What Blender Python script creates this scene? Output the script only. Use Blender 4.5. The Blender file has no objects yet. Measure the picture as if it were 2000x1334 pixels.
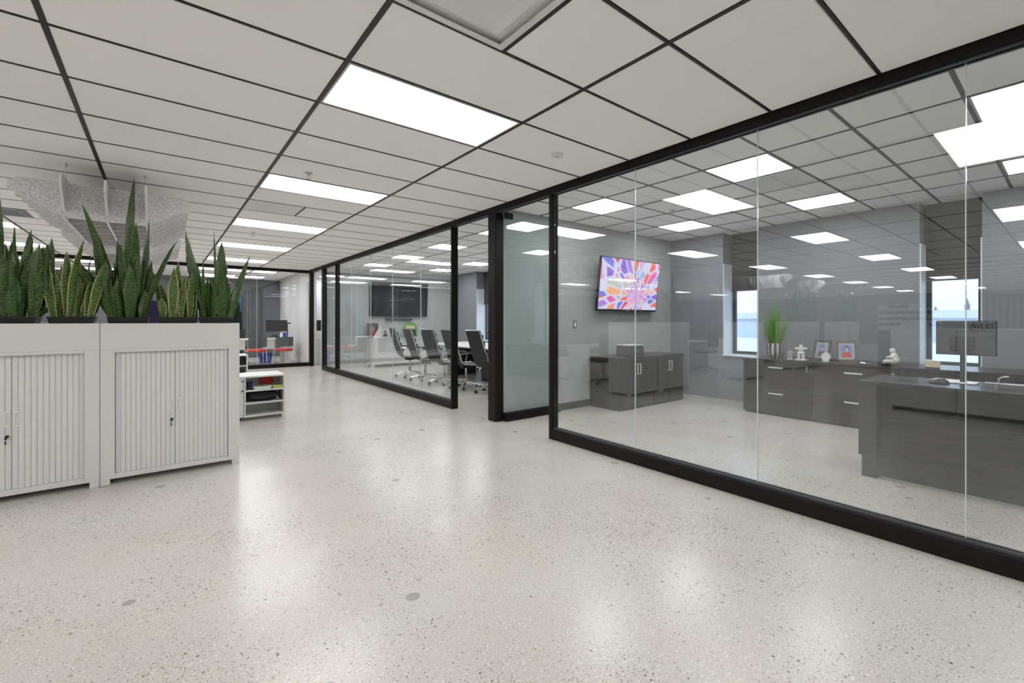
import bpy, bmesh, math, random
from mathutils import Vector, Matrix
R = math.radians
rng = random.Random(7)
scn = bpy.context.scene
COL = scn.collection

# ------------------------------------------------------------------ camera, sky, exposure
F, Y0, CX, YAW, EYE = 882.69, 627.18, 1048.93, 0.6938, 1.265
cam = bpy.data.cameras.new('camera')
cam.sensor_width = 36.0
cam.lens = F / 2000 * 36
cam.shift_x = (1000 - CX) / 2000
cam.shift_y = (Y0 - 667) / 2000
cam.clip_start = 0.02
cam.clip_end = 400
co = bpy.data.objects.new('camera', cam)
co.location = (0, 0, EYE)
co.rotation_euler = (R(90), 0, -YAW)
COL.objects.link(co)
scn.camera = co

w = bpy.data.worlds.new('sky')
scn.world = w
w.use_nodes = True
bg = w.node_tree.nodes['Background']
bg.inputs[0].default_value = (0.62, 0.80, 1.0, 1)
bg.inputs[1].default_value = 1.5

vs = scn.view_settings
vs.view_transform = 'Standard'
vs.look = 'None'
vs.gamma = 1
vs.exposure = 0.43
vs.use_curve_mapping = False
scn.cycles.diffuse_bounces = 8
scn.cycles.max_bounces = 16
scn.cycles.transparent_max_bounces = 16
LIGHT = 8.2            # radiance of the ceiling light diffusers

CEIL = 2.70
XW = 3.21              # corridor face of the glass partition
XG = 3.26              # glass plane
XB = 7.03              # back wall of the offices
YT = 4.70              # face of the wall with the picture television

# ------------------------------------------------------------------ materials
MATS = {}
def new_mat(name):
    m = bpy.data.materials.new(name)
    m.use_nodes = True
    nt = m.node_tree
    b = nt.nodes['Principled BSDF']
    MATS[name] = m
    return m, nt, b

def P(name, col, rough=0.5, metal=0.0, spec=0.5, noise=0.0, nscale=20, bump=0.0, bscale=200, emit=None, estr=1.0, coat=0):
    m, nt, b = new_mat(name)
    b.inputs['Base Color'].default_value = (*col, 1)
    b.inputs['Roughness'].default_value = rough
    b.inputs['Metallic'].default_value = metal
    b.inputs['Specular IOR Level'].default_value = spec
    b.inputs['Coat Weight'].default_value = coat
    L = nt.links
    tc = nt.nodes.new('ShaderNodeTexCoord')
    if noise:
        n = nt.nodes.new('ShaderNodeTexNoise'); n.inputs['Scale'].default_value = nscale
        n.inputs['Detail'].default_value = 6
        mx = nt.nodes.new('ShaderNodeMix'); mx.data_type = 'RGBA'
        mx.inputs[6].default_value = tuple(c * (1 - noise) for c in col) + (1,)
        mx.inputs[7].default_value = tuple(min(1, c * (1 + noise)) for c in col) + (1,)
        L.new(tc.outputs['Object'], n.inputs['Vector']); L.new(n.outputs['Fac'], mx.inputs[0])
        L.new(mx.outputs[2], b.inputs['Base Color'])
    if bump:
        n2 = nt.nodes.new('ShaderNodeTexNoise'); n2.inputs['Scale'].default_value = bscale
        bp = nt.nodes.new('ShaderNodeBump'); bp.inputs['Strength'].default_value = bump; bp.inputs['Distance'].default_value = 0.002
        L.new(tc.outputs['Object'], n2.inputs['Vector']); L.new(n2.outputs['Fac'], bp.inputs['Height'])
        L.new(bp.outputs[0], b.inputs['Normal'])
    if emit:
        b.inputs['Emission Color'].default_value = (*emit, 1)
        b.inputs['Emission Strength'].default_value = estr
    return m

P('tile', (0.95, 0.948, 0.935), 0.9, noise=0.03, nscale=160, bump=0.25, bscale=350, spec=0.2)
P('slab', (0.95, 0.948, 0.935), 0.9, spec=0.2)
P('tee', (0.018, 0.015, 0.012), 0.45)
P('tee_grey', (0.10, 0.10, 0.10), 0.45)
P('frame', (0.008, 0.0062, 0.0056), 0.5, noise=0.5, nscale=30, spec=0.22)
P('frame_light', (0.06, 0.063, 0.07), 0.3)
P('wall', (0.39, 0.41, 0.415), 0.75, noise=0.02, nscale=6, bump=0.05)
P('wall_pale', (0.56, 0.58, 0.575), 0.75, noise=0.02, nscale=6)
P('wall_grey', (0.235, 0.25, 0.275), 0.75, noise=0.03, nscale=6)
P('wall_dark', (0.12, 0.125, 0.135), 0.8)
P('shade', (0.045, 0.043, 0.043), 0.8, noise=0.2, nscale=90)
P('white', (0.68, 0.68, 0.672), 0.42, noise=0.012, nscale=8)
P('white_slat', (0.70, 0.702, 0.697), 0.45)
P('white_gloss', (0.8, 0.8, 0.8), 0.12)
P('white_plastic', (0.78, 0.78, 0.76), 0.35)
P('trim_white', (0.75, 0.78, 0.82), 0.4)
P('blk', (0.012, 0.012, 0.013), 0.4)
P('blk_soft', (0.016, 0.016, 0.017), 0.8)
P('blk_gloss', (0.004, 0.004, 0.006), 0.06, coat=0.3)
P('monitor_reflection_grey', (0.10, 0.105, 0.115), 0.5)  # dark shell painted lighter to carry the reflection lying over it
P('graphite', (0.05, 0.052, 0.055), 0.45)
P('grey_plastic', (0.18, 0.19, 0.2), 0.45)
P('mesh_grey', (0.10, 0.12, 0.12), 0.8, noise=0.3, nscale=300)
P('chair_fabric', (0.014, 0.014, 0.015), 0.6, noise=0.2, nscale=120)
P('chrome', (0.72, 0.72, 0.73), 0.14, 1.0)
P('satin', (0.88, 0.88, 0.88), 0.45, 0.35)
P('pewter', (0.14, 0.13, 0.12), 0.35, 0.3)
P('recess_shade', (0.62, 0.625, 0.62), 0.5)  # grey stands in for the shade inside the door pulls
P('steel', (0.55, 0.55, 0.55), 0.32, 1.0)
P('lamp_frame', (0.45, 0.45, 0.44), 0.4)
P('red', (0.62, 0.05, 0.03), 0.7)
P('blue', (0.02, 0.03, 0.42), 0.4)
P('pot_blk', (0.010, 0.010, 0.011), 0.35)
P('soil', (0.03, 0.022, 0.016), 0.95, noise=0.5, nscale=80)
P('green_plate', (0.16, 0.42, 0.06), 0.5, noise=0.4, nscale=30)
P('lime', (0.42, 0.55, 0.12), 0.5)
P('paper', (0.8, 0.8, 0.78), 0.8)
P('cream', (0.72, 0.66, 0.48), 0.7)
P('stone_white', (0.75, 0.74, 0.70), 0.5, noise=0.1, nscale=60)
P('stone_grey', (0.45, 0.45, 0.43), 0.6, noise=0.2, nscale=60)
P('snow', (0.80, 0.79, 0.76), 0.9)
P('far_wall', (0.60, 0.66, 0.75), 0.9)
P('far_tree', (0.25, 0.30, 0.33), 0.9)
P('burgundy', (0.05, 0.018, 0.02), 0.8, noise=0.6, nscale=12)
P('dark_leaf', (0.03, 0.09, 0.02), 0.5, noise=0.6, nscale=30)
P('purple', (0.015, 0.008, 0.05), 0.7)
P('gold', (0.5, 0.36, 0.12), 0.35, 0.8)
P('blind', (0.10, 0.08, 0.075), 0.7)
P('lamp_diffuser', (0.9, 0.9, 0.9), 0.5, emit=(1.0, 0.995, 0.985), estr=LIGHT)
P('lamp_diffuser_office', (0.9, 0.9, 0.9), 0.5, emit=(1.0, 0.997, 0.99), estr=LIGHT * 1.35)
P('small_white', (0.8, 0.8, 0.8), 0.4)  # plain pale colour for small parts

# felt
def felt():
    m, nt, b = new_mat('felt'); L = nt.links
    tc = nt.nodes.new('ShaderNodeTexCoord')
    n = nt.nodes.new('ShaderNodeTexNoise'); n.inputs['Scale'].default_value = 95; n.inputs['Detail'].default_value = 5; n.inputs['Roughness'].default_value = 0.75
    cr = nt.nodes.new('ShaderNodeValToRGB')
    cr.color_ramp.elements[0].position = 0.38; cr.color_ramp.elements[0].color = (0.42, 0.415, 0.415, 1)
    cr.color_ramp.elements[1].position = 0.62; cr.color_ramp.elements[1].color = (0.88, 0.87, 0.87, 1)
    L.new(tc.outputs['Object'], n.inputs['Vector']); L.new(n.outputs['Fac'], cr.inputs[0]); L.new(cr.outputs[0], b.inputs['Base Color'])
    b.inputs['Roughness'].default_value = 0.95
felt()
P('felt_edge', (0.92, 0.91, 0.91), 0.9)

# dark wood laminate
def wood():
    m, nt, b = new_mat('wood'); L = nt.links
    tc = nt.nodes.new('ShaderNodeTexCoord')
    mp = nt.nodes.new('ShaderNodeMapping'); mp.inputs['Scale'].default_value = (1.2, 1.2, 20)
    n = nt.nodes.new('ShaderNodeTexNoise'); n.inputs['Scale'].default_value = 3.0; n.inputs['Detail'].default_value = 8; n.inputs['Roughness'].default_value = 0.7
    cr = nt.nodes.new('ShaderNodeValToRGB')
    cr.color_ramp.elements[0].position = 0.3; cr.color_ramp.elements[0].color = (0.005, 0.0042, 0.0037, 1)
    cr.color_ramp.elements[1].position = 0.75; cr.color_ramp.elements[1].color = (0.052, 0.0455, 0.040, 1)
    L.new(tc.outputs['Object'], mp.inputs[0]); L.new(mp.outputs[0], n.inputs['Vector']); L.new(n.outputs['Fac'], cr.inputs[0]); L.new(cr.outputs[0], b.inputs['Base Color'])
    b.inputs['Roughness'].default_value = 0.28; b.inputs['Specular IOR Level'].default_value = 0.4
wood()

# polished concrete with exposed aggregate
def concrete():
    m, nt, b = new_mat('concrete'); L = nt.links; N = nt.nodes.new
    tc = N('ShaderNodeTexCoord')
    def noise(scale, det=4, rough=0.55):
        n = N('ShaderNodeTexNoise'); n.inputs['Scale'].default_value = scale; n.inputs['Detail'].default_value = det; n.inputs['Roughness'].default_value = rough
        L.new(tc.outputs['Object'], n.inputs['Vector']); return n
    def ramp(src, p0, c0, p1, c1):
        r = N('ShaderNodeValToRGB'); e = r.color_ramp.elements
        e[0].position = p0; e[0].color = (*c0, 1); e[1].position = p1; e[1].color = (*c1, 1)
        L.new(src, r.inputs[0]); return r
    def mix(fac, a, bb, mode='MIX'):
        x = N('ShaderNodeMix'); x.data_type = 'RGBA'; x.blend_type = mode
        if isinstance(fac, float): x.inputs[0].default_value = fac
        else: L.new(fac, x.inputs[0])
        for i, v in ((6, a), (7, bb)):
            if isinstance(v, tuple): x.inputs[i].default_value = (*v, 1)
            else: L.new(v, x.inputs[i])
        return x.outputs[2]
    big = noise(0.6, 6, 0.62)
    base = ramp(big.outputs['Fac'], 0.30, (0.42, 0.39, 0.355), 0.66, (0.60, 0.59, 0.57)).outputs[0]
    hue = noise(1.7, 4, 0.6)
    base = mix(0.30, base, ramp(hue.outputs['Fac'], 0.35, (0.58, 0.525, 0.45), 0.65, (0.57, 0.54, 0.53)).outputs[0])
    mid = noise(120, 5, 0.75)
    base = mix(0.40, base, ramp(mid.outputs['Fac'], 0.34, (0.31, 0.29, 0.27), 0.66, (0.78, 0.76, 0.73)).outputs[0])
    # exposed aggregate stones, denser in some patches
    dens = noise(0.9, 5, 0.65)
    def specks(scale, thr, colr, amount, lo, hi):
        v = N('ShaderNodeTexVoronoi'); v.inputs['Scale'].default_value = scale
        L.new(tc.outputs['Object'], v.inputs['Vector'])
        sep = N('ShaderNodeSeparateColor'); L.new(v.outputs['Color'], sep.inputs[0])
        pick = N('ShaderNodeMath'); pick.operation = 'GREATER_THAN'; L.new(sep.outputs[0], pick.inputs[0])
        dm = N('ShaderNodeMapRange'); dm.inputs[1].default_value = 0.44; dm.inputs[2].default_value = 0.62; dm.inputs[3].default_value = hi; dm.inputs[4].default_value = lo
        L.new(dens.outputs['Fac'], dm.inputs[0]); L.new(dm.outputs[0], pick.inputs[1])
        sz = N('ShaderNodeMath'); sz.operation = 'MULTIPLY'; L.new(sep.outputs[2], sz.inputs[0]); sz.inputs[1].default_value = thr
        ds = N('ShaderNodeMath'); ds.operation = 'LESS_THAN'; L.new(v.outputs['Distance'], ds.inputs[0]); L.new(sz.outputs[0], ds.inputs[1])
        mu = N('ShaderNodeMath'); mu.operation = 'MULTIPLY'; L.new(pick.outputs[0], mu.inputs[0]); L.new(ds.outputs[0], mu.inputs[1])
        mu2 = N('ShaderNodeMath'); mu2.operation = 'MULTIPLY'; L.new(mu.outputs[0], mu2.inputs[0]); mu2.inputs[1].default_value = amount
        c = ramp(sep.outputs[1], 0.2, colr[0], 0.8, colr[1]).outputs[0]
        return mu2.outputs[0], c
    for sc, thr, colr, am, lo, hi in ((190, 0.60, ((0.10, 0.085, 0.07), (0.33, 0.26, 0.20)), 0.85, 0.40, 0.93),
                                      (85, 0.50, ((0.09, 0.075, 0.06), (0.28, 0.22, 0.17)), 0.85, 0.78, 0.995),
                                      (130, 0.55, ((0.78, 0.76, 0.70), (0.86, 0.85, 0.82)), 0.5, 0.60, 0.75),
                                      (9, 0.30, ((0.25, 0.24, 0.23), (0.32, 0.31, 0.29)), 0.75, 0.93, 0.96)):
        fac, c = specks(sc, thr, colr, am, lo, hi)
        base = mix(fac, base, c)
    L.new(base, b.inputs['Base Color'])
    b.inputs['Roughness'].default_value = 0.235
    b.inputs['Specular IOR Level'].default_value = 0.42
concrete()

# sheet glass: Fresnel mix of clear transmission and mirror reflection
def glass(name, tint, r0):
    m = bpy.data.materials.new(name); m.use_nodes = True; MATS[name] = m
    nt = m.node_tree; nt.nodes.clear(); L = nt.links; N = nt.nodes.new
    out = N('ShaderNodeOutputMaterial'); tr = N('ShaderNodeBsdfTransparent'); gl = N('ShaderNodeBsdfGlossy'); mx = N('ShaderNodeMixShader')
    tr.inputs[0].default_value = (*tint, 1); gl.inputs['Roughness'].default_value = 0.0; gl.inputs[0].default_value = (0.96, 0.98, 1.0, 1)
    lw = N('ShaderNodeLayerWeight'); lw.inputs[0].default_value = 0.5
    pw = N('ShaderNodeMath'); pw.operation = 'POWER'; pw.inputs[1].default_value = 5; L.new(lw.outputs['Facing'], pw.inputs[0])
    mr = N('ShaderNodeMapRange'); mr.inputs[3].default_value = r0; mr.inputs[4].default_value = 1.0; L.new(pw.outputs[0], mr.inputs[0])
    L.new(mr.outputs[0], mx.inputs[0]); L.new(tr.outputs[0], mx.inputs[1]); L.new(gl.outputs[0], mx.inputs[2]); L.new(mx.outputs[0], out.inputs[0])
glass('glass', (0.985, 0.995, 0.992), 0.085)
glass('glass_door', (0.95, 0.985, 0.975), 0.06)
glass('glass_clear', (0.99, 0.995, 1.0), 0.04)
glass('glass_dimming', (0.22, 0.27, 0.30), 0.03)  # dark tint put in to dim the bright far office windows
P('glass_edge', (0.62, 0.72, 0.72), 0.15, spec=0.8)

# snake plant leaves: cross-banded, UV x across, UV y along
def leaf_mat(name, dark, mid, margin):
    m, nt, b = new_mat(name); L = nt.links; N = nt.nodes.new
    uv = N('ShaderNodeUVMap'); sep = N('ShaderNodeSeparateXYZ'); L.new(uv.outputs[0], sep.inputs[0])
    tc = N('ShaderNodeTexCoord')
    n = N('ShaderNodeTexNoise'); n.inputs['Scale'].default_value = 55; n.inputs['Detail'].default_value = 2; L.new(tc.outputs['Object'], n.inputs['Vector'])
    ma = N('ShaderNodeMath'); ma.operation = 'MULTIPLY_ADD'; L.new(n.outputs['Fac'], ma.inputs[0]); ma.inputs[1].default_value = 0.026; L.new(sep.outputs[1], ma.inputs[2])
    mu = N('ShaderNodeMath'); mu.operation = 'MULTIPLY'; L.new(ma.outputs[0], mu.inputs[0]); mu.inputs[1].default_value = 400
    si = N('ShaderNodeMath'); si.operation = 'SINE'; L.new(mu.outputs[0], si.inputs[0])
    cr = N('ShaderNodeValToRGB'); e = cr.color_ramp.elements
    mr = N('ShaderNodeMapRange'); mr.inputs[1].default_value = -1; L.new(si.outputs[0], mr.inputs[0])
    e[0].position = 0.3; e[0].color = (*mid, 1); e[1].position = 0.75; e[1].color = (*dark, 1)
    L.new(mr.outputs[0], cr.inputs[0])
    ab = N('ShaderNodeMath'); ab.operation = 'SUBTRACT'; L.new(sep.outputs[0], ab.inputs[0]); ab.inputs[1].default_value = 0.5
    a2 = N('ShaderNodeMath'); a2.operation = 'ABSOLUTE'; L.new(ab.outputs[0], a2.inputs[0])
    gt = N('ShaderNodeMath'); gt.operation = 'GREATER_THAN'; L.new(a2.outputs[0], gt.inputs[0]); gt.inputs[1].default_value = 0.40 if margin else 0.475
    mx = N('ShaderNodeMix'); mx.data_type = 'RGBA'; L.new(gt.outputs[0], mx.inputs[0]); L.new(cr.outputs[0], mx.inputs[6])
    mx.inputs[7].default_value = (0.42, 0.38, 0.17, 1) if margin else (0.16, 0.20, 0.06, 1)
    L.new(mx.outputs[2], b.inputs['Base Color']); b.inputs['Roughness'].default_value = 0.30
leaf_mat('leaf', (0.006, 0.022, 0.007), (0.072, 0.145, 0.022), False)
leaf_mat('leaf_var', (0.014, 0.050, 0.012), (0.14, 0.22, 0.05), True)
P('grass', (0.16, 0.36, 0.04), 0.5, noise=0.55, nscale=30)

# striped silver pot
def striped():
    m, nt, b = new_mat('striped'); L = nt.links; N = nt.nodes.new
    uv = N('ShaderNodeUVMap'); sep = N('ShaderNodeSeparateXYZ'); L.new(uv.outputs[0], sep.inputs[0])
    n = N('ShaderNodeTexNoise'); n.noise_dimensions = '1D'; n.inputs['Scale'].default_value = 26; n.inputs['Detail'].default_value = 2; L.new(sep.outputs[0], n.inputs['W'])
    cr = N('ShaderNodeValToRGB'); e = cr.color_ramp.elements; e[0].position = 0.46; e[0].color = (0.05, 0.05, 0.06, 1); e[1].position = 0.54; e[1].color = (0.75, 0.75, 0.75, 1)
    L.new(n.outputs['Fac'], cr.inputs[0]); L.new(cr.outputs[0], b.inputs['Base Color'])
    b.inputs['Metallic'].default_value = 0.5; b.inputs['Roughness'].default_value = 0.2
striped()

# television picture: petals fanning out from a point low right of the middle
def tv_art():
    m, nt, b = new_mat('tv_art'); L = nt.links; N = nt.nodes.new
    uv = N('ShaderNodeUVMap'); sep = N('ShaderNodeSeparateXYZ'); L.new(uv.outputs[0], sep.inputs[0])
    def M(op, a, bb=None, c=None):
        x = N('ShaderNodeMath'); x.operation = op
        for i, v in enumerate((a, bb, c)):
            if v is None: continue
            if isinstance(v, (int, float)): x.inputs[i].default_value = v
            else: L.new(v, x.inputs[i])
        return x.outputs[0]
    dx = M('MULTIPLY', M('SUBTRACT', sep.outputs[0], 0.62), 1.75)
    dy = M('SUBTRACT', sep.outputs[1], 0.26)
    r = M('SQRT', M('ADD', M('MULTIPLY', dx, dx), M('MULTIPLY', dy, dy)))
    an = M('ARCTAN2', dy, dx)
    cmb = N('ShaderNodeCombineXYZ')
    L.new(M('MULTIPLY', an, 4.2), cmb.inputs[0]); L.new(M('MULTIPLY', M('LOGARITHM', M('ADD', r, 0.10), 2.718), 2.3), cmb.inputs[1])
    v = N('ShaderNodeTexVoronoi'); v.inputs['Scale'].default_value = 1.0; v.inputs['Randomness'].default_value = 0.8; L.new(cmb.outputs[0], v.inputs['Vector'])
    ve = N('ShaderNodeTexVoronoi'); ve.feature = 'DISTANCE_TO_EDGE'; ve.inputs['Scale'].default_value = 1.0; ve.inputs['Randomness'].default_value = 0.8; L.new(cmb.outputs[0], ve.inputs['Vector'])
    sc = N('ShaderNodeSeparateColor'); L.new(v.outputs['Color'], sc.inputs[0])
    cr = N('ShaderNodeValToRGB'); cr.color_ramp.interpolation = 'CONSTANT'
    cols = [(0.85, 0.06, 0.02), (0.9, 0.25, 0.12), (0.75, 0.05, 0.35), (0.20, 0.06, 0.62), (0.10, 0.12, 0.70), (0.80, 0.22, 0.55), (0.38, 0.14, 0.68), (0.9, 0.38, 0.14), (0.25, 0.42, 0.70), (0.62, 0.02, 0.09), (0.85, 0.45, 0.40), (0.45, 0.50, 0.40)]
    e = cr.color_ramp.elements
    while len(e) < len(cols): e.new(0.5)
    for i, c in enumerate(cols):
        e[i].position = i / len(cols); e[i].color = (*c, 1)
    L.new(sc.outputs[0], cr.inputs[0])
    n = N('ShaderNodeTexNoise'); n.inputs['Scale'].default_value = 14; n.inputs['Detail'].default_value = 5; L.new(uv.outputs[0], n.inputs['Vector'])
    wash = N('ShaderNodeMix'); wash.data_type = 'RGBA'; wash.inputs[7].default_value = (0.78, 0.72, 0.85, 1)
    L.new(M('MULTIPLY', n.outputs['Fac'], 0.30), wash.inputs[0]); L.new(cr.outputs[0], wash.inputs[6])
    ed = N('ShaderNodeMapRange'); ed.inputs[1].default_value = 0.05; ed.inputs[2].default_value = 0.13; ed.inputs[3].default_value = 1; ed.inputs[4].default_value = 0; L.new(ve.outputs['Distance'], ed.inputs[0])
    mx = N('ShaderNodeMix'); mx.data_type = 'RGBA'; L.new(ed.outputs[0], mx.inputs[0]); L.new(wash.outputs[2], mx.inputs[6]); mx.inputs[7].default_value = (0.66, 0.66, 0.86, 1)
    core = N('ShaderNodeMapRange'); core.inputs[1].default_value = 0.05; core.inputs[2].default_value = 0.32; core.inputs[3].default_value = 0.75; core.inputs[4].default_value = 0; L.new(r, core.inputs[0])
    m2 = N('ShaderNodeMix'); m2.data_type = 'RGBA'; L.new(core.outputs[0], m2.inputs[0]); L.new(mx.outputs[2], m2.inputs[6]); m2.inputs[7].default_value = (0.72, 0.30, 0.75, 1)
    b.inputs['Base Color'].default_value = (0.01, 0.01, 0.01, 1); b.inputs['Roughness'].default_value = 0.12
    L.new(m2.outputs[2], b.inputs['Emission Color']); b.inputs['Emission Strength'].default_value = 0.85
tv_art()

def portrait(name, bgc, shirt, skin):
    m, nt, b = new_mat(name); L = nt.links; N = nt.nodes.new
    uv = N('ShaderNodeUVMap')
    def blob(cx, cy, sx, sy):
        mp = N('ShaderNodeMapping'); mp.inputs['Location'].default_value = (-cx / sx, -cy / sy, 0); mp.inputs['Scale'].default_value = (1 / sx, 1 / sy, 0)
        L.new(uv.outputs[0], mp.inputs[0]); ln = N('ShaderNodeVectorMath'); ln.operation = 'LENGTH'; L.new(mp.outputs[0], ln.inputs[0])
        lt = N('ShaderNodeMath'); lt.operation = 'LESS_THAN'; L.new(ln.outputs['Value'], lt.inputs[0]); lt.inputs[1].default_value = 1; return lt.outputs[0]
    prev = None
    for fac, c in ((blob(0.5, 0.0, 0.42, 0.48), shirt), (blob(0.52, 0.68, 0.19, 0.22), (0.10, 0.07, 0.05)), (blob(0.52, 0.60, 0.15, 0.20), skin)):
        x = N('ShaderNodeMix'); x.data_type = 'RGBA'; L.new(fac, x.inputs[0])
        if prev is None: x.inputs[6].default_value = (*bgc, 1)
        else: L.new(prev, x.inputs[6])
        x.inputs[7].default_value = (*c, 1); prev = x.outputs[2]
    L.new(prev, b.inputs['Base Color']); b.inputs['Roughness'].default_value = 0.2
portrait('photo_a', (0.28, 0.36, 0.70), (0.10, 0.14, 0.11), (0.62, 0.42, 0.33))
portrait('photo_b', (0.25, 0.30, 0.62), (0.62, 0.09, 0.06), (0.66, 0.44, 0.36))
portrait('award_red', (0.05, 0.03, 0.03), (0.30, 0.04, 0.05), (0.45, 0.16, 0.16))
portrait('award_gold', (0.55, 0.55, 0.50), (0.08, 0.08, 0.08), (0.25, 0.18, 0.05))
M = MATS

# ------------------------------------------------------------------ mesh helpers
class MB:
    def __init__(s): s.v = []; s.f = []; s.uv = {}
    def quad(s, pts, uvs=None):
        i = len(s.v); s.v += [tuple(p) for p in pts]; s.f.append(tuple(range(i, i + len(pts))))
        if uvs: s.uv[len(s.f) - 1] = uvs
    def box(s, x0, x1, y0, y1, z0, z1):
        i = len(s.v)
        s.v += [(x0, y0, z0), (x1, y0, z0), (x1, y1, z0), (x0, y1, z0), (x0, y0, z1), (x1, y0, z1), (x1, y1, z1), (x0, y1, z1)]
        for f in ((0, 3, 2, 1), (4, 5, 6, 7), (0, 1, 5, 4), (1, 2, 6, 5), (2, 3, 7, 6), (3, 0, 4, 7)): s.f.append(tuple(i + k for k in f))
        return s
    def rbox(s, x0, x1, y0, y1, z0, z1, b=0.004):
        # box with chamfered edges
        b = min(b, (x1 - x0) / 2.1, (y1 - y0) / 2.1, (z1 - z0) / 2.1)
        bm = bmesh.new(); bmesh.ops.create_cube(bm, size=1)
        for v in bm.verts: v.co = Vector(((x0 + x1) / 2 + v.co.x * (x1 - x0), (y0 + y1) / 2 + v.co.y * (y1 - y0), (z0 + z1) / 2 + v.co.z * (z1 - z0)))
        bmesh.ops.bevel(bm, geom=bm.edges[:], offset=b, segments=2, affect='EDGES', profile=0.5)
        s.addbm(bm); bm.free(); return s
    def addbm(s, bm):
        i = len(s.v); bm.verts.index_update()
        s.v += [tuple(v.co) for v in bm.verts]
        for f in bm.faces: s.f.append(tuple(i + v.index for v in f.verts))
    def tube(s, pts, r, n=8, cap=True):
        pts = [Vector(p) for p in pts]; rings = []
        rad = r if isinstance(r, (list, tuple)) else [r] * len(pts)
        up = None
        for k, p in enumerate(pts):
            t = (pts[min(k + 1, len(pts) - 1)] - pts[max(k - 1, 0)]).normalized()
            if up is None:
                up = Vector((0, 0, 1)) if abs(t.z) < 0.9 else Vector((1, 0, 0))
            a = (up - t * up.dot(t)).normalized(); up = a; c = t.cross(a)
            i = len(s.v)
            for j in range(n):
                th = 2 * math.pi * j / n
                s.v.append(tuple(p + (a * math.cos(th) + c * math.sin(th)) * rad[k]))
            rings.append(i)
        for k in range(len(rings) - 1):
            for j in range(n):
                j2 = (j + 1) % n
                s.f.append((rings[k] + j, rings[k] + j2, rings[k + 1] + j2, rings[k + 1] + j))
        if cap:
            s.f.append(tuple(rings[0] + j for j in reversed(range(n)))); s.f.append(tuple(rings[-1] + j for j in range(n)))
        return s
    def lathe(s, prof, c=(0, 0, 0), n=24, uv=False):
        i0 = len(s.v); m = len(prof)
        for j in range(n):
            th = 2 * math.pi * j / n
            for r, z in prof: s.v.append((c[0] + r * math.cos(th), c[1] + r * math.sin(th), c[2] + z))
        for j in range(n):
            j2 = (j + 1) % n
            for k in range(m - 1):
                s.f.append((i0 + j * m + k, i0 + j2 * m + k, i0 + j2 * m + k + 1, i0 + j * m + k + 1))
                if uv: s.uv[len(s.f) - 1] = [(j / n, k / m), ((j + 1) / n, k / m), ((j + 1) / n, (k + 1) / m), (j / n, (k + 1) / m)]
        s.f.append(tuple(i0 + j * m for j in reversed(range(n)))); s.f.append(tuple(i0 + j * m + m - 1 for j in range(n)))
        return s
    def prism(s, poly, axis, a0, a1):
        # polygon extruded along an axis: axis 'y' -> poly holds (x, z); 'x' -> (y, z)
        def pt(p, a): return (p[0], a, p[1]) if axis == 'y' else ((a, p[0], p[1]) if axis == 'x' else (p[0], p[1], a))
        i = len(s.v); n = len(poly)
        s.v += [pt(p, a0) for p in poly] + [pt(p, a1) for p in poly]
        s.f.append(tuple(range(i, i + n))); s.f.append(tuple(reversed(range(i + n, i + 2 * n))))
        for k in range(n):
            k2 = (k + 1) % n; s.f.append((i + k, i + n + k, i + n + k2, i + k2))
        return s
    def mesh(s, name, mat, smooth=False):
        me = bpy.data.meshes.new(name); me.from_pydata(s.v, [], s.f)
        if s.uv:
            ul = me.uv_layers.new(name='UVMap')
            for p in me.polygons:
                u = s.uv.get(p.index)
                if u:
                    for k, li in enumerate(p.loop_indices): ul.data[li].uv = u[k]
        bm = bmesh.new(); bm.from_mesh(me)
        bmesh.ops.recalc_face_normals(bm, faces=bm.faces[:]); bm.to_mesh(me); bm.free()
        me.materials.append(M[mat])
        if smooth:
            me.polygons.foreach_set('use_smooth', [True] * len(me.polygons))
            try: me.set_sharp_from_angle(angle=R(40))
            except Exception: pass
        me.update(); return me
    def build(s, name, mat, parent=None, smooth=False, loc=None):
        return link(name, s.mesh(name, mat, smooth), parent, loc)

def link(name, data, parent=None, loc=None, rz=0.0):
    o = bpy.data.objects.new(name, data); COL.objects.link(o)
    if parent: o.parent = parent
    if loc: o.location = loc
    if rz: o.rotation_euler = (0, 0, rz)
    return o
def tag(o, label, cat, group=None, kind=None):
    o['label'] = label; o['category'] = cat
    if group: o['group'] = group
    if kind: o['kind'] = kind
    return o
def thing(name, label, cat, loc=(0, 0, 0), rz=0.0, group=None, kind=None):
    o = bpy.data.objects.new(name, None); COL.objects.link(o); o.empty_display_size = 0.1
    o.location = loc; o.rotation_euler = (0, 0, rz)
    return tag(o, label, cat, group, kind)
def dup(root, loc, rz=None, label=None, group=None):
    r = root.copy(); COL.objects.link(r); r.location = loc
    if rz is not None: r.rotation_euler = (0, 0, rz)
    if label: r['label'] = label
    if group: r['group'] = group
    for ch in list(root.children):
        c = ch.copy(); COL.objects.link(c); c.parent = r
        for g in list(ch.children):
            d = g.copy(); COL.objects.link(d); d.parent = c
    return r
def B(*a): return MB().box(*a)
def RB(*a, b=0.004): return MB().rbox(*a, b=b)

# ------------------------------------------------------------------ structure: floor, ceilings, walls
XL, YN, YF = -24.0, -4.5, 14.0
fl = B(XL, 7.6, YN, 19.0, -0.12, 0.0).build('floor', 'concrete')
tag(fl, 'polished beige concrete floor with dark aggregate specks', 'floor', kind='structure')

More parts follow.
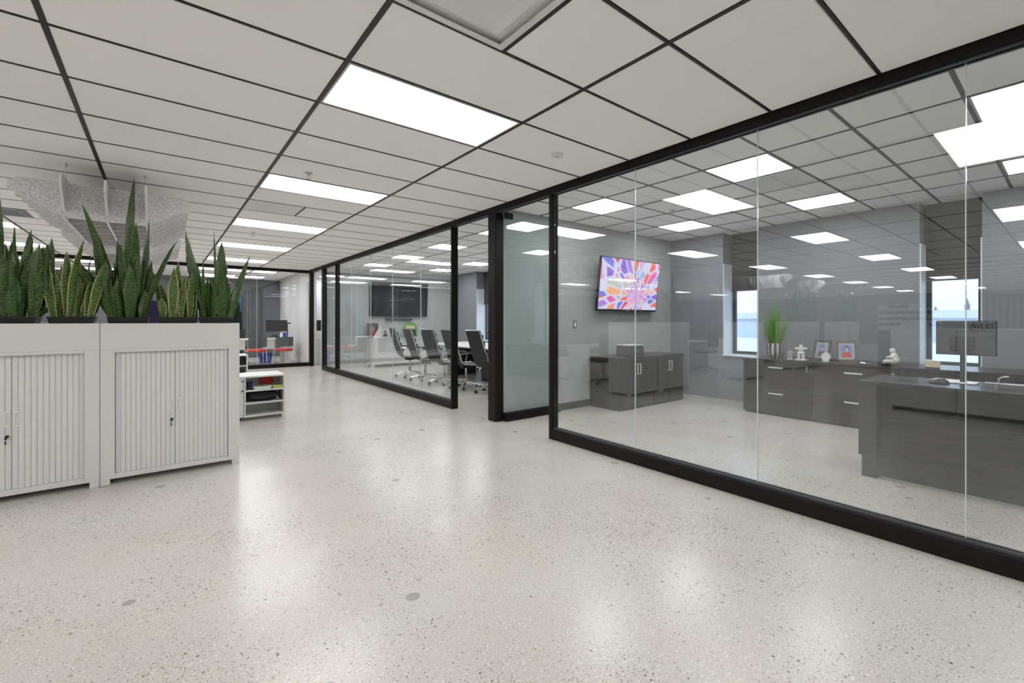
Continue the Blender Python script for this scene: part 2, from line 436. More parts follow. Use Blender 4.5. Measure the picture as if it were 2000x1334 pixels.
# lobby grid
GX = [0.786 + 1.2192 * n for n in range(-6, 2)] + [XW]
GY = [1.965 + 0.6096 * k for k in range(-4, 20)] + [YF - 0.05]
LOBBY_LIGHTS = []     # (x0, y0)
for n in range(-2, 5): LOBBY_LIGHTS.append((0.786, 2.575 + 2.4384 * n))  # first one is added unseen behind the camera to brighten the ceiling
TILE_CACHE = {}
def tile_mesh(sx, sy):
    k = (round(sx, 3), round(sy, 3))
    if k not in TILE_CACHE:
        g = 0.009
        m = MB(); x0, x1, y0, y1 = g, sx - g, g, sy - g; c = 0.006
        m.v = [(x0 + c, y0 + c, 0), (x1 - c, y0 + c, 0), (x1 - c, y1 - c, 0), (x0 + c, y1 - c, 0), (x0, y0, c), (x1, y0, c), (x1, y1, c), (x0, y1, c), (x0, y0, .018), (x1, y0, .018), (x1, y1, .018), (x0, y1, .018)]
        m.f = [(0, 3, 2, 1), (0, 1, 5, 4), (1, 2, 6, 5), (2, 3, 7, 6), (3, 0, 4, 7), (4, 5, 9, 8), (5, 6, 10, 9), (6, 7, 11, 10), (7, 4, 8, 11), (8, 9, 10, 11)]
        TILE_CACHE[k] = m.mesh('ceiling_tile', 'tile')
    return TILE_CACHE[k]
def grid_ceiling(parent, xs, ys, holes, wx=0.024, wy=0.015, halves=()):
    """tiles and black tee bars; holes: set of (i, j) cells with lights or vents"""
    for i in range(len(xs) - 1):
        for j in range(len(ys) - 1):
            if (i, j) in holes: continue
            link('ceiling_tile', tile_mesh(xs[i + 1] - xs[i], ys[j + 1] - ys[j]), parent, (xs[i], ys[j], CEIL - 0.004))
    for x in xs[1:-1]: B(x - wx / 2, x + wx / 2, ys[0], ys[-1], CEIL - 0.008, CEIL + 0.012).build('tee_bar', 'tee', parent)
    for y in ys[1:-1]: B(xs[0], xs[-1], y - wy / 2, y + wy / 2, CEIL - 0.006, CEIL + 0.010).build('tee_bar', 'tee', parent)

ce = B(XL, XW, YN, YF, CEIL + 0.014, CEIL + 0.15).build('ceiling', 'slab')
tag(ce, 'acoustic tile ceiling with black grid over the open floor', 'ceiling', kind='structure')
holes = set()
def cell(v, arr): return min(range(len(arr)), key=lambda i: abs(arr[i] - v))
COLS_DIRECT = [0.786, -2.8716]
for x0 in COLS_DIRECT + [-6.5292]:
    for n in range(-1, 5):
        y = 2.575 + 2.4384 * n
        holes.add((cell(x0, GX), cell(y, GY)))
ci, cj = cell(0.786, GX), cell(1.355, GY)
holes.add((ci, cj))
vi, vj = cell(0.786, GX), cell(6.232, GY)
holes.add((vi, vj))
grid_ceiling(ce, GX, GY, holes)
hx = 0.786 + 0.6096
for jj in (cj, vj):
    link('ceiling_tile', tile_mesh(0.6096, 0.6096), ce, (hx, GY[jj], CEIL - 0.004))
    B(hx - 0.011, hx + 0.011, GY[jj], GY[jj + 1], CEIL - 0.007, CEIL + 0.01).build('tee_bar', 'tee', ce)
# far part of the open floor, seen only as a reflection: plain tile field with bars
for n in range(1, 14):
    x = GX[0] - 1.2192 * n
    if x > XL: B(x - 0.012, x + 0.012, YN, YF, CEIL + 0.004, CEIL + 0.016).build('tee_bar', 'tee', ce)

# offices ceiling
OX = [XW + 0.1] + [3.345 + 0.6096 * n for n in range(1, 6)] + [XB + 0.35]
OY = [1.083 + 0.6096 * k for k in range(-4, 6)] + [YT]
co_ = B(XW, XB + 0.5, YN, YT + 0.06, CEIL + 0.014, CEIL + 0.15).build('ceiling', 'slab')
tag(co_, 'square tile ceiling of the glass fronted private office', 'ceiling', kind='structure')
OFFICE_LIGHTS = [(x, y) for x in (3.9546, 5.7834) for y in (-0.136, 1.6926, 3.5214)]
oh = {(cell(x, OX), cell(y, OY)) for x, y in OFFICE_LIGHTS}
oh.add((cell(4.564, OX), cell(1.6926, OY)))
grid_ceiling(co_, OX, OY, oh, wx=0.015, wy=0.022)
CY1 = 12.75
NX = OX
NY = [YT + 0.1] + [7.54 + 0.6096 * k for k in range(-4, 9)] + [CY1]
cc = B(XW, XB + 0.5, YT + 0.06, CY1 + 0.06, CEIL + 0.014, CEIL + 0.15).build('ceiling', 'slab')
tag(cc, 'square tile ceiling of the glass fronted meeting room', 'ceiling', kind='structure')
CONF_LIGHTS = [(x, 7.54 + 1.8288 * k) for x in (3.9546, 5.7834) for k in range(-1, 3)]
nh = {(cell(x, NX), cell(y, NY)) for x, y in CONF_LIGHTS}
grid_ceiling(cc, NX, NY, nh, wx=0.012, wy=0.016)
cf = B(XL, XB + 0.5, YF, 19.0, CEIL + 0.014, CEIL + 0.15).build('ceiling', 'slab')
tag(cf, 'pale ceiling of the far office behind glass', 'ceiling', kind='structure')
for x in GX: B(x - 0.012, x + 0.012, YF, 18.5, CEIL + 0.002, CEIL + 0.016).build('tee_bar', 'tee', cf)
for k in range(7): B(-6, XW, 14.7 + 0.61 * k, 14.715 + 0.61 * k, CEIL + 0.003, CEIL + 0.016).build('tee_bar', 'tee', cf)
ch = B(XW, XB + 0.5, CY1 + 0.06, YF, CEIL + 0.014, CEIL + 0.15).build('ceiling', 'slab')
tag(ch, 'pale ceiling of the copy room beyond the far doorway', 'ceiling', kind='structure')

# solid walls
def wall(name, mat, label, *boxes):
    m = MB()
    for b in boxes: m.box(*b)
    return tag(m.build(name, mat), label, 'wall', kind='structure')
wt = wall('wall_partition', 'wall', 'light grey partition wall carrying the picture television', (XW + 0.10, XB, YT, YT + 0.12, 0, CEIL + 0.014))
B(XW + 0.14, XB - 0.002, YT - 0.012, YT - 0.001, 0.0, 0.10).build('baseboard_partition', 'wood', wt)
wc = wall('wall_meeting', 'wall_pale', 'light grey end wall of the meeting room behind the white credenza', (XW + 0.05, XB, CY1, CY1 + 0.12, 0, CEIL + 0.014))
wall('wall_back', 'wall', 'plain white wall closing the open floor', (XL, XB, YN - 0.15, YN, 0, CEIL + 0.014))
wall('wall_left', 'wall_grey', 'distant grey wall across the open floor', (XL - 0.15, XL, YN, 19, 0, CEIL + 0.014))
# the right outer wall with piers and window bays
WIN = [(3.15, 3.72), (0.70, 1.24), (7.6, 8.25), (10.2, 11.2), (-2.0, -1.3)]
SILL, HEADW = 0.70, 2.2
m = MB()
ys = sorted(WIN); y = YN
for a, b in ys:
    m.box(XB, XB + 0.42, y, a, 0, CEIL + 0.014)
    m.box(XB, XB + 0.42, a, b, 0, SILL)
    m.box(XB + 0.30, XB + 0.42, a, b, HEADW, CEIL + 0.014)
    y = b
m.box(XB, XB + 0.42, y, 19.0, 0, CEIL + 0.014)
wr = tag(m.build('wall_right', 'wall_grey'), 'grey outer wall with piers between the narrow windows', 'wall', kind='structure')
for k, (a, b) in enumerate(ys):
    # white-blue reveals, sill, frame, pane, roller shade
    rt = thing('window_%d' % (k + 1), ['narrow window at the near end of the outer wall', 'narrow window behind the desk monitor', 'narrow window left of the grass plant', 'narrow window behind the meeting table', 'wide window at the far end of the meeting room'][k], 'window', (XB + 0.3, (a + b) / 2, SILL), kind='structure')
    h = HEADW - SILL; hw = (b - a) / 2
    B(-0.30, 0.0, hw - 0.012, hw - 0.0005, 0.0005, h).build('reveal', 'trim_white', rt)
    B(-0.30, 0.0, -hw + 0.0005, -hw + 0.012, 0.0005, h).build('reveal', 'trim_white', rt)
    RB(-0.33, 0.0, -hw + 0.001, hw - 0.001, 0.0005, 0.022).build('sill', 'trim_white', rt)
    f = MB(); t = 0.05
    f.box(0.0, 0.05, -hw + 0.012, -hw + 0.012 + t, 0.022, h); f.box(0.0, 0.05, hw - 0.012 - t, hw - 0.012, 0.022, h)
    f.box(0.0, 0.05, -hw + 0.012 + t, hw - 0.012 - t, 0.022, 0.022 + t); f.box(0.0, 0.05, -hw + 0.012 + t, hw - 0.012 - t, 1.08, 1.08 + t)
    f.build('frame', 'graphite', rt)
    B(0.02, 0.028, -hw + 0.06, hw - 0.06, 0.07, 1.09).build('pane', 'glass_clear', rt)
    B(-0.06, -0.055, -hw + 0.03, hw - 0.03, 1.07, CEIL - SILL).build('roller_shade', 'shade', rt)
    MB().tube([(-0.0575, -hw + 0.03, 1.065), (-0.0575, hw - 0.03, 1.065)], 0.012).build('shade_bar', 'graphite', rt)

# far office and copy room shells
wf = wall('wall_far', 'wall_dark', 'dark grey rear wall of the far office', (XL, 0.2, 18.5, 18.6, 0, CEIL + 0.014), (0.2, 1.0, 18.5, 18.6, 2.15, CEIL + 0.014), (1.0, 1.5, 18.5, 18.6, 0, CEIL + 0.014), (1.5, 2.2, 18.5, 18.6, 2.15, CEIL + 0.014), (2.2, XB + 0.4, 18.5, 18.6, 0, CEIL + 0.014))
wall('wall_far_side', 'white_gloss', 'glossy white side wall of the far office', (XW + 0.1, XW + 0.22, 14.02, 18.5, 0, CEIL + 0.014))
wall('wall_copy_room', 'wall', 'pale wall seen through the far doorway', (5.2, 5.3, CY1 + 0.12, 18.4, 0, CEIL + 0.014))
wall('wall_copy_rear', 'trim_white', 'pale lavender rear wall behind the printer', (XW + 0.22, 5.2, 16.2, 16.3, 0, CEIL + 0.014))
for k, (a, b) in enumerate(((0.2, 1.0), (1.5, 2.2))):
    wn = thing('window_%d' % (k + 6), ['tall window left in the dark wall of the far office', 'tall window right in the dark wall of the far office'][k], 'window', ((a + b) / 2, 18.55, 0), kind='structure')
    hw = (b - a) / 2; f = MB()
    f.box(-hw + .001, -hw + 0.05, -0.04, 0.04, 0, 2.149); f.box(hw - 0.05, hw - .001, -0.04, 0.04, 0, 2.149); f.box(-hw + 0.05, hw - 0.05, -0.04, 0.04, 0, 0.06); f.box(-hw + 0.05, hw - 0.05, -0.04, 0.04, 2.09, 2.149)
    f.build('frame', 'graphite', wn); B(-hw + 0.05, hw - 0.05, -0.004, 0.004, 0.06, 2.09).build('pane', 'glass_dimming', wn)
# grey curtain panels
for k, x in enumerate((-0.35, 1.2, 2.45)):
    m = MB(); n = 24
    pts = [(x + 0.42 * j / n - 0.21, 18.38 + 0.035 * math.sin(j * 1.55)) for j in range(n + 1)]
    for j in range(n): m.quad([(pts[j][0], pts[j][1], 0.001), (pts[j + 1][0], pts[j + 1][1], 0.001), (pts[j + 1][0], pts[j + 1][1], 2.35), (pts[j][0], pts[j][1], 2.35)])
    for j in range(n): m.quad([(pts[j][0], pts[j][1] + 0.004, 0.001), (pts[j + 1][0], pts[j + 1][1] + 0.004, 0.001), (pts[j + 1][0], pts[j + 1][1] + 0.004, 2.35), (pts[j][0], pts[j][1] + 0.004, 2.35)])
    tag(m.build('curtain', 'grey_plastic'), ['grey curtain at the left of the far office windows', 'grey curtain between the far office windows', 'grey curtain at the right of the far office windows'][k], 'curtain', 'curtains in the far office')

# ------------------------------------------------------------------ the long glass partition
HZ = 2.635      # underside of the header
def rail(parent, name, y0, y1, z0, z1, x0=XW, x1=XW + 0.10):
    return RB(x0, x1, y0, y1, z0, z1, b=0.003).build(name, 'frame', parent)
gp = thing('wall_glass', 'black framed glass partition between corridor and private rooms', 'wall', (0, 0, 0), kind='structure')
rail(gp, 'header', -1.9, YF - 0.05, HZ, CEIL + 0.004)
B(XW + 0.02, XW + 0.035, -1.9, YF - 0.1, HZ - 0.012, HZ).build('header_lip', 'frame_light', gp)
B(XW + 0.07, XW + 0.085, -1.9, YF - 0.1, HZ - 0.012, HZ).build('header_lip', 'frame_light', gp)
for a, b in ((-1.9, 3.62), (5.81, 12.5)):
    rail(gp, 'base_rail', a, b, 0.0, 0.105)
    B(XW + 0.025, XW + 0.040, a, b, 0.105, 0.122).build('glazing_bead', 'frame_light', gp)
    B(XW + 0.062, XW + 0.077, a, b, 0.105, 0.122).build('glazing_bead', 'frame_light', gp)
for a, b in ((3.62, 3.662), (5.772, 5.81), (11.39, 11.45), (12.5, 12.62), (13.80, 13.95)):
    RB(XW, XW + 0.10, a, b, 0, HZ, b=0.003).build('post', 'frame', gp)
RB(XW, XW + 0.13, 4.675, 4.845, 0, HZ, b=0.012).build('post', 'frame', gp)
def pane(y0, y1, z0=0.106, z1=HZ - 0.001, parent=gp):
    B(XG - 0.005, XG + 0.005, y0 + 0.0012, y1 - 0.0012, z0, z1).build('glass_pane', 'glass', parent)
def joint(y, parent=gp):
    B(XG - 0.0052, XG + 0.0052, y - 0.0022, y + 0.0022, 0.123, HZ - 0.013).build('glass_joint', 'glass_edge', parent)
pj = [-1.8, -0.68, 0.386, 1.467, 2.545, 3.62]
for a, b in zip(pj[:-1], pj[1:]): pane(a, b)
for y in pj[1:-1]: joint(y)
qj = [5.81, 6.89, 8.05, 9.18, 10.40, 11.39]
for a, b in zip(qj[:-1], qj[1:]): pane(a, b)
for y in qj[1:-1]: joint(y)
pane(11.45, 12.5)

# glass doors standing open into the rooms
def glass_door(n, label, y, w_):
    d = thing('door_%d' % n, label, 'door', (XW + 0.11, y, 0), kind='structure')
    B(0.02, w_, -0.006, 0.006, 0.11, 2.60).build('glass_leaf', 'glass_door', d)
    RB(0.0, w_, -0.022, 0.022, 0.008, 0.11).build('bottom_rail', 'frame', d)
    RB(0.0, 0.11, -0.02, 0.02, 2.555, 2.63).build('pivot_fitting', 'frame', d)
    return d
glass_door(1, 'clear glass door of the private office standing open beside the wall', 4.615, 0.93)
glass_door(2, 'clear glass door of the meeting room seen edge on', 4.90, 0.93)
tp = MB().tube([(XW + 0.86, 4.56, 0.85), (XW + 0.86, 4.53, 0.85), (XW + 0.86, 4.53, 1.15), (XW + 0.86, 4.56, 1.15)], 0.009)

# far glass wall across the end of the corridor
fg = thing('wall_glass_far', 'black framed glass front of the far office', 'wall', (0, YF, 0), kind='structure')
RB(XL + 10, XW, -0.05, 0.05, 2.62, CEIL + 0.004).build('header', 'frame', fg)
RB(XL + 10, XW, -0.05, 0.05, 0.0, 0.10).build('base_rail', 'frame', fg)
xs_ = [XW - 0.002 - 1.25 * k for k in range(0, 9)]
for a, b in zip(xs_[1:], xs_[:-1]):
    B(a + 0.002, b - 0.002, -0.005, 0.005, 0.10, 2.62).build('glass_pane', 'glass_clear', fg)
    B(a - 0.004, a + 0.004, -0.0055, 0.0055, 0.10, 2.62).build('glass_joint', 'glass_edge', fg)

# ------------------------------------------------------------------ ceiling lights, vents, sprinklers
def light_proto(sx, sy, mat='lamp_diffuser'):
    f = MB(); t = 0.026
    z0, z1 = CEIL - 0.006, CEIL + 0.013
    f.box(0.004, sx - 0.004, 0.004, t, z0, z1); f.box(0.004, sx - 0.004, sy - t, sy - 0.004, z0, z1); f.box(0.004, t, t, sy - t, z0, z1); f.box(sx - t, sx - 0.004, t, sy - t, z0, z1)
    d = B(t, sx - t, t, sy - t, CEIL - 0.002, CEIL + 0.008)
    return f.mesh('light_frame', 'lamp_frame'), d.mesh('diffuser', mat)
L24, L22 = light_proto(1.2192, 0.6096), light_proto(0.6096, 0.6096, 'lamp_diffuser_office')
def ceiling_light(x, y, kind, label, group):
    o = thing('ceiling_light', label, 'light', (x, y, 0), group=group)
    link('frame', kind[0], o); link('diffuser', kind[1], o)
    return o
ordn = ['added out of view behind the camera to brighten the corridor', 'on the corridor ceiling nearest the camera, mirrored in the glass', 'large bright one over the corridor floor, largest in the picture', 'second in the corridor row, beside the louvred vent', 'third in the corridor row', 'fourth in the corridor row', 'farthest in the corridor row before the far glass']
for k, (x, y) in enumerate(LOBBY_LIGHTS):
    ceiling_light(x, y, L24, 'rectangular ceiling light ' + ordn[k], 'corridor ceiling lights')
for c in range(1, 7):
    x = 0.786 - 3.6576 * c
    for n in range(-2, 5):  # first of each row is added behind the camera as extra brightness
        y = 2.575 + 2.4384 * n
        if c == 1 and n >= 3:
            lab = ['rectangular ceiling light left of the hanging felt baffle', 'rectangular ceiling light low behind the left snake plants'][n - 3]
        else:
            lab = 'rectangular ceiling light over the desks, %s row left of the corridor, %s along it' % (['first', 'second', 'third', 'fourth', 'fifth', 'sixth'][c - 1], ['first', 'second', 'third', 'fourth', 'fifth', 'sixth', 'seventh'][n + 2])
        ceiling_light(x, y, L24, lab, 'open floor ceiling lights')
offl = ['above the desk near the right edge', 'beside the louvred vent above the office', 'nearest the black post in the office', 'far right above the window shade', 'in the office ceiling close to the outer wall, middle', 'in the office corner above the picture television']
for k, (x, y) in enumerate(OFFICE_LIGHTS):
    ceiling_light(x, y, L22, 'square ceiling light ' + offl[k], 'private office ceiling lights')
for k, (x, y) in enumerate(CONF_LIGHTS):
    ceiling_light(x, y, L22, 'square meeting room light, ' + ['corridor', 'window'][k // 4] + ' side, ' + ['nearest', 'second', 'third', 'farthest'][k % 4], 'meeting room ceiling lights')
k = 0
for x in (0.6, 2.0, -1.6, -4.2):
    for y in (14.9, 16.9):
        ceiling_light(x, y, L22 if x > 1.5 else L24, 'flat ceiling light of the far office, ' + ['front', 'rear'][int(y > 16)] + ' row, ' + {0.6: 'middle', 2.0: 'right', -1.6: 'left of middle', -4.2: 'leftmost'}[x], 'far office ceiling lights'); k += 1
ceiling_light(3.9, 15.2, L22, 'square ceiling light added above the printer to brighten the copy room', 'copy room light')  # added lamp, lifts the dark room behind the doorway
ceiling_light(3.9, 13.0, L22, 'square ceiling light inside the copy room doorway', 'copy room light')

def square_diffuser(x, y, s_, label):
    o = thing('air_diffuser', label, 'vent', (x, y, CEIL))
    for k, (a, dz) in enumerate(((0.004, -0.002), (0.055, 0.012), (0.11, 0.004), (0.17, 0.014))):
        b = (0.055, 0.11, 0.17, 0.3)[k]
        m = MB(); ha, hb = s_ / 2 - a, s_ / 2 - b; c = s_ / 2; zb = dz - (0.010 if k % 2 == 0 else -0.012)
        if k == 3: m.box(c - ha, c + ha, c - ha, c + ha, -0.006, 0.0)
        else:
            A = [(c - ha, c - ha), (c + ha, c - ha), (c + ha, c + ha), (c - ha, c + ha)]; Bq = [(c - hb, c - hb), (c + hb, c - hb), (c + hb, c + hb), (c - hb, c + hb)]
            za, zb2 = (-0.004, -0.012) if k == 0 else ((0.012, 0.002) if k == 1 else (-0.010, 0.004))
            for i in range(4):
                j = (i + 1) % 4
                m.quad([(*A[i], za), (*A[j], za), (*Bq[j], zb2), (*Bq[i], zb2)]); m.quad([(*A[i], za + .004), (*A[j], za + .004), (*Bq[j], zb2 + .004), (*Bq[i], zb2 + .004)])
        m.build(['outer_cone', 'middle_cone', 'inner_cone', 'core'][k], 'white_plastic', o)
    return o
square_diffuser(0.786, 1.3554, 0.6096, 'white square air diffuser in the ceiling at the top edge')
def louvre(x, y, sx, sy, label, along='x', mat='white_plastic'):
    o = thing('air_vent', label, 'vent', (x, y, CEIL)); f = MB(); t = 0.10
    f.box(0.006, sx - 0.006, 0.006, t, -0.005, 0.002); f.box(0.006, sx - 0.006, sy - t, sy - 0.006, -0.005, 0.002); f.box(0.006, t, t, sy - t, -0.005, 0.002); f.box(sx - t, sx - 0.006, t, sy - t, -0.005, 0.002)
    f.build('frame', mat, o)
    n = 9
    for k in range(n):
        yy = t + (sy - 2 * t) * (k + 0.5) / n; d = (sy - 2 * t) / n * 0.42
        m = MB(); m.prism([(yy - d, 0.010), (yy - d * 0.7, 0.0), (yy + d, -0.012), (yy + d * 0.9, -0.006)], 'x', t, sx - t); m.build('louvre', mat, o)
    B(t, sx - t, t, sy - t, 0.011, 0.013).build('backing', 'graphite', o)
    return o
louvre(0.786, GY[vj], 0.6096, 0.6096, 'louvred air vent between the second and third corridor lights')
louvre(4.564, 1.6926, 0.6096, 0.6096, 'louvred air vent beside a square light in the office ceiling')
louvre(-1.95, 8.672, 0.6096, 0.6096, 'grey return air grille left of the felt baffle', mat='grey_plastic')
def sprinkler(x, y, label):
    o = thing('sprinkler', label, 'sprinkler', (x, y, CEIL - 0.004))
    MB().lathe([(0.0, 0.0), (0.036, 0.0), (0.034, -0.006), (0.012, -0.010), (0.011, -0.03), (0.0, -0.03)], n=16).build('escutcheon', 'steel', o, True)
    MB().tube([(-0.012, 0, -0.028), (-0.016, 0, -0.045), (0, 0, -0.058), (0.016, 0, -0.045), (0.012, 0, -0.028)], 0.003, 6).build('yoke', 'steel', o)
    MB().lathe([(0, -0.058), (0.02, -0.058), (0.02, -0.061), (0, -0.061)], n=14).build('deflector', 'steel', o)
sprinkler(1.096, 4.767, 'small sprinkler head before the second corridor light')
sprinkler(1.136, 8.517, 'small sprinkler head beyond the third corridor light')
sprinkler(5.06, 3.36, 'small sprinkler head in the office ceiling near a square light')
def detector(x, y, label):
    o = thing('smoke_detector', label, 'smoke detector', (x, y, CEIL - 0.004))
    MB().lathe([(0, 0), (0.052, 0), (0.052, -0.010), (0.045, -0.02), (0, -0.022)], n=20).build('body', 'white_plastic', o, True)
    MB().lathe([(0, -0.022), (0.018, -0.022), (0.016, -0.028), (0, -0.028)], n=14).build('sensor', 'white', o, True)
detector(2.608, 2.868, 'round white smoke detector near the glass header')
detector(2.706, 10.408, 'round white smoke detector far along the corridor ceiling')

# ------------------------------------------------------------------ tambour cabinets with planter boxes
def make_cabinet(label, x, y, rz=0.0, group=None):
    W, H, D = 0.896, 1.047, 0.46
    o = thing('tambour_cabinet', label, 'cabinet', (x, y, 0), rz, group)
    st = 0.083
    for x0 in (0, W - st): RB(x0, x0 + st, 0, 0.022, 0.043, H, b=0.002).build('stile', 'white', o)
    for za, zb in ((1.022, H), (0.043, 0.079)): RB(st, W - st, 0, 0.022, za, zb, b=0.002).build('rail', 'white', o)
    m = MB(); m.box(0, 0.02, 0.022, D, 0.043, H); m.box(W - 0.02, W, 0.022, D, 0.043, H); m.box(0.02, W - 0.02, D - 0.02, D, 0.043, H); m.box(0.02, W - 0.02, 0.022, D - 0.02, H - 0.02, H); m.box(0.02, W - 0.02, 0.05, D - 0.02, 0.043, 0.06)
    m.build('carcass', 'white', o)
    for fx in (0.0, W - 0.055):
        for fy in (0.0, D - 0.055): RB(fx, fx + 0.055, fy, fy + 0.055, 0.0, 0.043, b=0.002).build('foot', 'white', o)
    n = 12; half = (W - 2 * st) / 2
    for s_ in (0, 1):
        x0 = st + s_ * half
        d = B(x0 + 0.001, x0 + half - 0.001, 0.030, 0.036, 0.079, 1.022).build('door', 'white_slat', o)
        key = ('slat', half)
        if key not in TILE_CACHE:
            p = half / n; a = 0.0022
            TILE_CACHE[key] = MB().prism([(a * 0.4, 0.0), (a * 1.6, -0.006), (p - a * 1.6, -0.006), (p - a * 0.4, 0.0)], 'z', 0.0795, 1.0215).mesh('slat', 'white_slat')
        for k in range(n): link('slat', TILE_CACHE[key], d, (x0 + k * half / n, 0.030, 0))
        hx = x0 + (half - 0.034 if s_ == 0 else 0.010)
        hm = MB(); zc = 0.575
        hm.box(hx, hx + 0.004, 0.018, 0.024, zc - 0.055, zc + 0.055); hm.box(hx + 0.020, hx + 0.024, 0.018, 0.024, zc - 0.055, zc + 0.055); hm.box(hx + 0.004, hx + 0.020, 0.018, 0.024, zc + 0.045, zc + 0.055); hm.box(hx + 0.004, hx + 0.020, 0.018, 0.024, zc - 0.055, zc - 0.045); 
        B(hx + 0.004, hx + 0.020, 0.0225, 0.024, zc - 0.045, zc + 0.045).build('pull_shade_panel', 'recess_shade', d)  # flush panel, shade of the pull put into its colour
        hm.build('handle', 'white_plastic', d)
        if s_ == 0:
            lk = MB().tube([(hx + 0.014, 0.024, 0.455), (hx + 0.014, 0.012, 0.455)], 0.010, 12); lk.build('lock', 'blk', d)
            km = MB().rbox(hx + 0.004, hx + 0.016, -0.004, 0.008, 0.437, 0.452, 0.003); km.box(hx + 0.0085, hx + 0.0105, 0.0, 0.003, 0.408, 0.437); km.rbox(hx + 0.0055, hx + 0.0135, -0.001, 0.004, 0.402, 0.424, 0.0015)
            km.build('key', 'blk', d)
    return o
def make_planter(label, x, y, rz=0.0, group=None):
    W, D = 0.896, 0.46
    o = thing('planter_box', label, 'planter', (x, y, 1.0475), rz, group)
    RB(0, W, 0, 0.018, 0, 0.20, b=0.002).build('front_panel', 'white', o)
    m = MB(); m.box(0, 0.018, 0.018, D, 0, 0.20); m.box(W - 0.018, W, 0.018, D, 0, 0.20); m.box(0.018, W - 0.018, D - 0.018, D, 0, 0.20); m.build('side_panel', 'white', o)
    B(0.018, W - 0.018, 0.018, D - 0.018, 0, 0.1655).build('liner', 'white', o)
    return o
CABY = 4.79
cab = make_cabinet('white tambour door cabinet next to the walkway, right of the pair', -0.359, CABY, group='white tambour cabinets')
cab2 = dup(cab, (-1.258, CABY, 0), label='white tambour door cabinet cut off by the left edge')
pl = make_planter('white planter box on the cabinet next to the walkway', -0.359, CABY, group='white planter boxes')
pl2 = dup(pl, (-1.258, CABY, 1.0475), label='white planter box on the cabinet at the left edge')

# snake plants
def leaf_mesh(h, w_, lean, lean_dir, curl, twist, base, mat, tipw=0.0, seed=0):
    """upright sword leaf with a lens-shaped section"""
    w_ *= 1.25
    m = MB(); n = 13; rows = []
    d = Vector((math.cos(lean_dir), math.sin(lean_dir), 0))
    rr = random.Random(seed)
    for k in range(n + 1):
        t = k / n
        wd = w_ * (0.45 + 0.55 * min(1, t / 0.45)) if t < 0.45 else w_ * max(0.0, 1 - ((t - 0.45) / 0.55) ** (2.2)) ** 0.85
        wd = max(wd, 0.0012)
        off = lean * t + curl * t * t * t
        p = Vector(base) + d * (off * h) + Vector((0, 0, h * t * math.sqrt(max(0.1, 1 - min(0.9, (lean + curl * t * t) ** 2 * 0.6)))))
        p += Vector((rr.uniform(-1, 1), rr.uniform(-1, 1), 0)) * 0.002
        a = twist + 0.7 * t * (1 if seed % 2 else -1)
        s_ = Vector((math.cos(a), math.sin(a), 0)); nrm = Vector((-math.sin(a), math.cos(a), 0))
        th = 0.0028 + 0.06 * wd
        cup = 0.16 * wd
        rows.append((p - s_ * wd / 2 + nrm * cup, p - nrm * th * 0.2, p + s_ * wd / 2 + nrm * cup, p + nrm * th))
    i0 = len(m.v)
    for r_ in rows: m.v += [tuple(q) for q in r_]
    U = [0.0, 0.5, 1.0, 0.5]; U2 = [0.0, 0.5, 1.0, 0.5, 0.0]
    for k in range(n):
        for j in range(4):
            j2 = (j + 1) % 4
            m.f.append((i0 + 4 * k + j, i0 + 4 * k + j2, i0 + 4 * k + 4 + j2, i0 + 4 * k + 4 + j))
            v0, v1 = k / n * h, (k + 1) / n * h
            m.uv[len(m.f) - 1] = [(U[j], v0), (U2[j + 1], v0), (U2[j + 1], v1), (U[j], v1)]
    return m.mesh('leaf', mat, True)
def snake_plant(x, y, pw, label, specs, mat, seed, group='snake plants on the planter boxes'):
    rr = random.Random(seed)
    o = thing('snake_plant', label, 'plant', (x, y, 1.2135), group=group)
    hw, hd = pw / 2, 0.105
    # tapered tray pot with a rolled rim
    m = MB()
    def ring(a, b, z): return [(-a, -b, z), (a, -b, z), (a, b, z), (-a, b, z)]
    rs = [ring(hw * 0.86, hd * 0.86, 0.0), ring(hw * 0.97, hd * 0.97, 0.072), ring(hw, hd, 0.073), ring(hw, hd, 0.084), ring(hw * 0.93, hd * 0.93, 0.084), ring(hw * 0.92, hd * 0.92, 0.066)]
    for a, b in zip(rs[:-1], rs[1:]):
        for i in range(4): m.quad([a[i], a[(i + 1) % 4], b[(i + 1) % 4], b[i]])
    m.quad(rs[0]); m.build('pot', 'pot_blk', o)
    B(-hw * 0.92, hw * 0.92, -hd * 0.92, hd * 0.92, 0.06, 0.068).build('soil', 'soil', o)
    for k, (bx, h, w_, lean, ldir, curl) in enumerate(specs):
        by = rr.uniform(-0.07, 0.07)
        me = leaf_mesh(h, w_, lean, ldir, curl, rr.uniform(-0.75, 0.75) + (0.9 if rr.random() < 0.25 else 0), (bx * hw * 0.85, by, 0.062), mat, seed=seed * 100 + k)
        link('leaf', me, o)
    return o
def rnd_specs(n, hmin, hmax, seed, wmin=0.035, wmax=0.055):
    rr = random.Random(seed); out = []
    for k in range(n):
        bx = rr.uniform(-1, 1)
        ld = 0 if bx > 0 else math.pi
        out.append((bx, rr.uniform(hmin, hmax), rr.uniform(wmin, wmax), abs(bx) * rr.uniform(0.02, 0.2), ld + rr.uniform(-0.5, 0.5), rr.uniform(-0.05, 0.08)))
    return out
PI = math.pi
PY = 4.925
sp1 = snake_plant(-0.835, PY, 0.29, 'dense tall snake plant cut by the left edge', rnd_specs(34, 0.26, 0.62, 11, 0.05, 0.068) + [(-0.15, 0.70, 0.055, 0.05, 0, 0), (0.3, 0.66, 0.05, 0.10, 0, 0.0), (0.9, 0.58, 0.055, 0.75, 0.1, 0.1), (-0.5, 0.86, 0.05, 0.02, 0, 0)], 'leaf', 1)
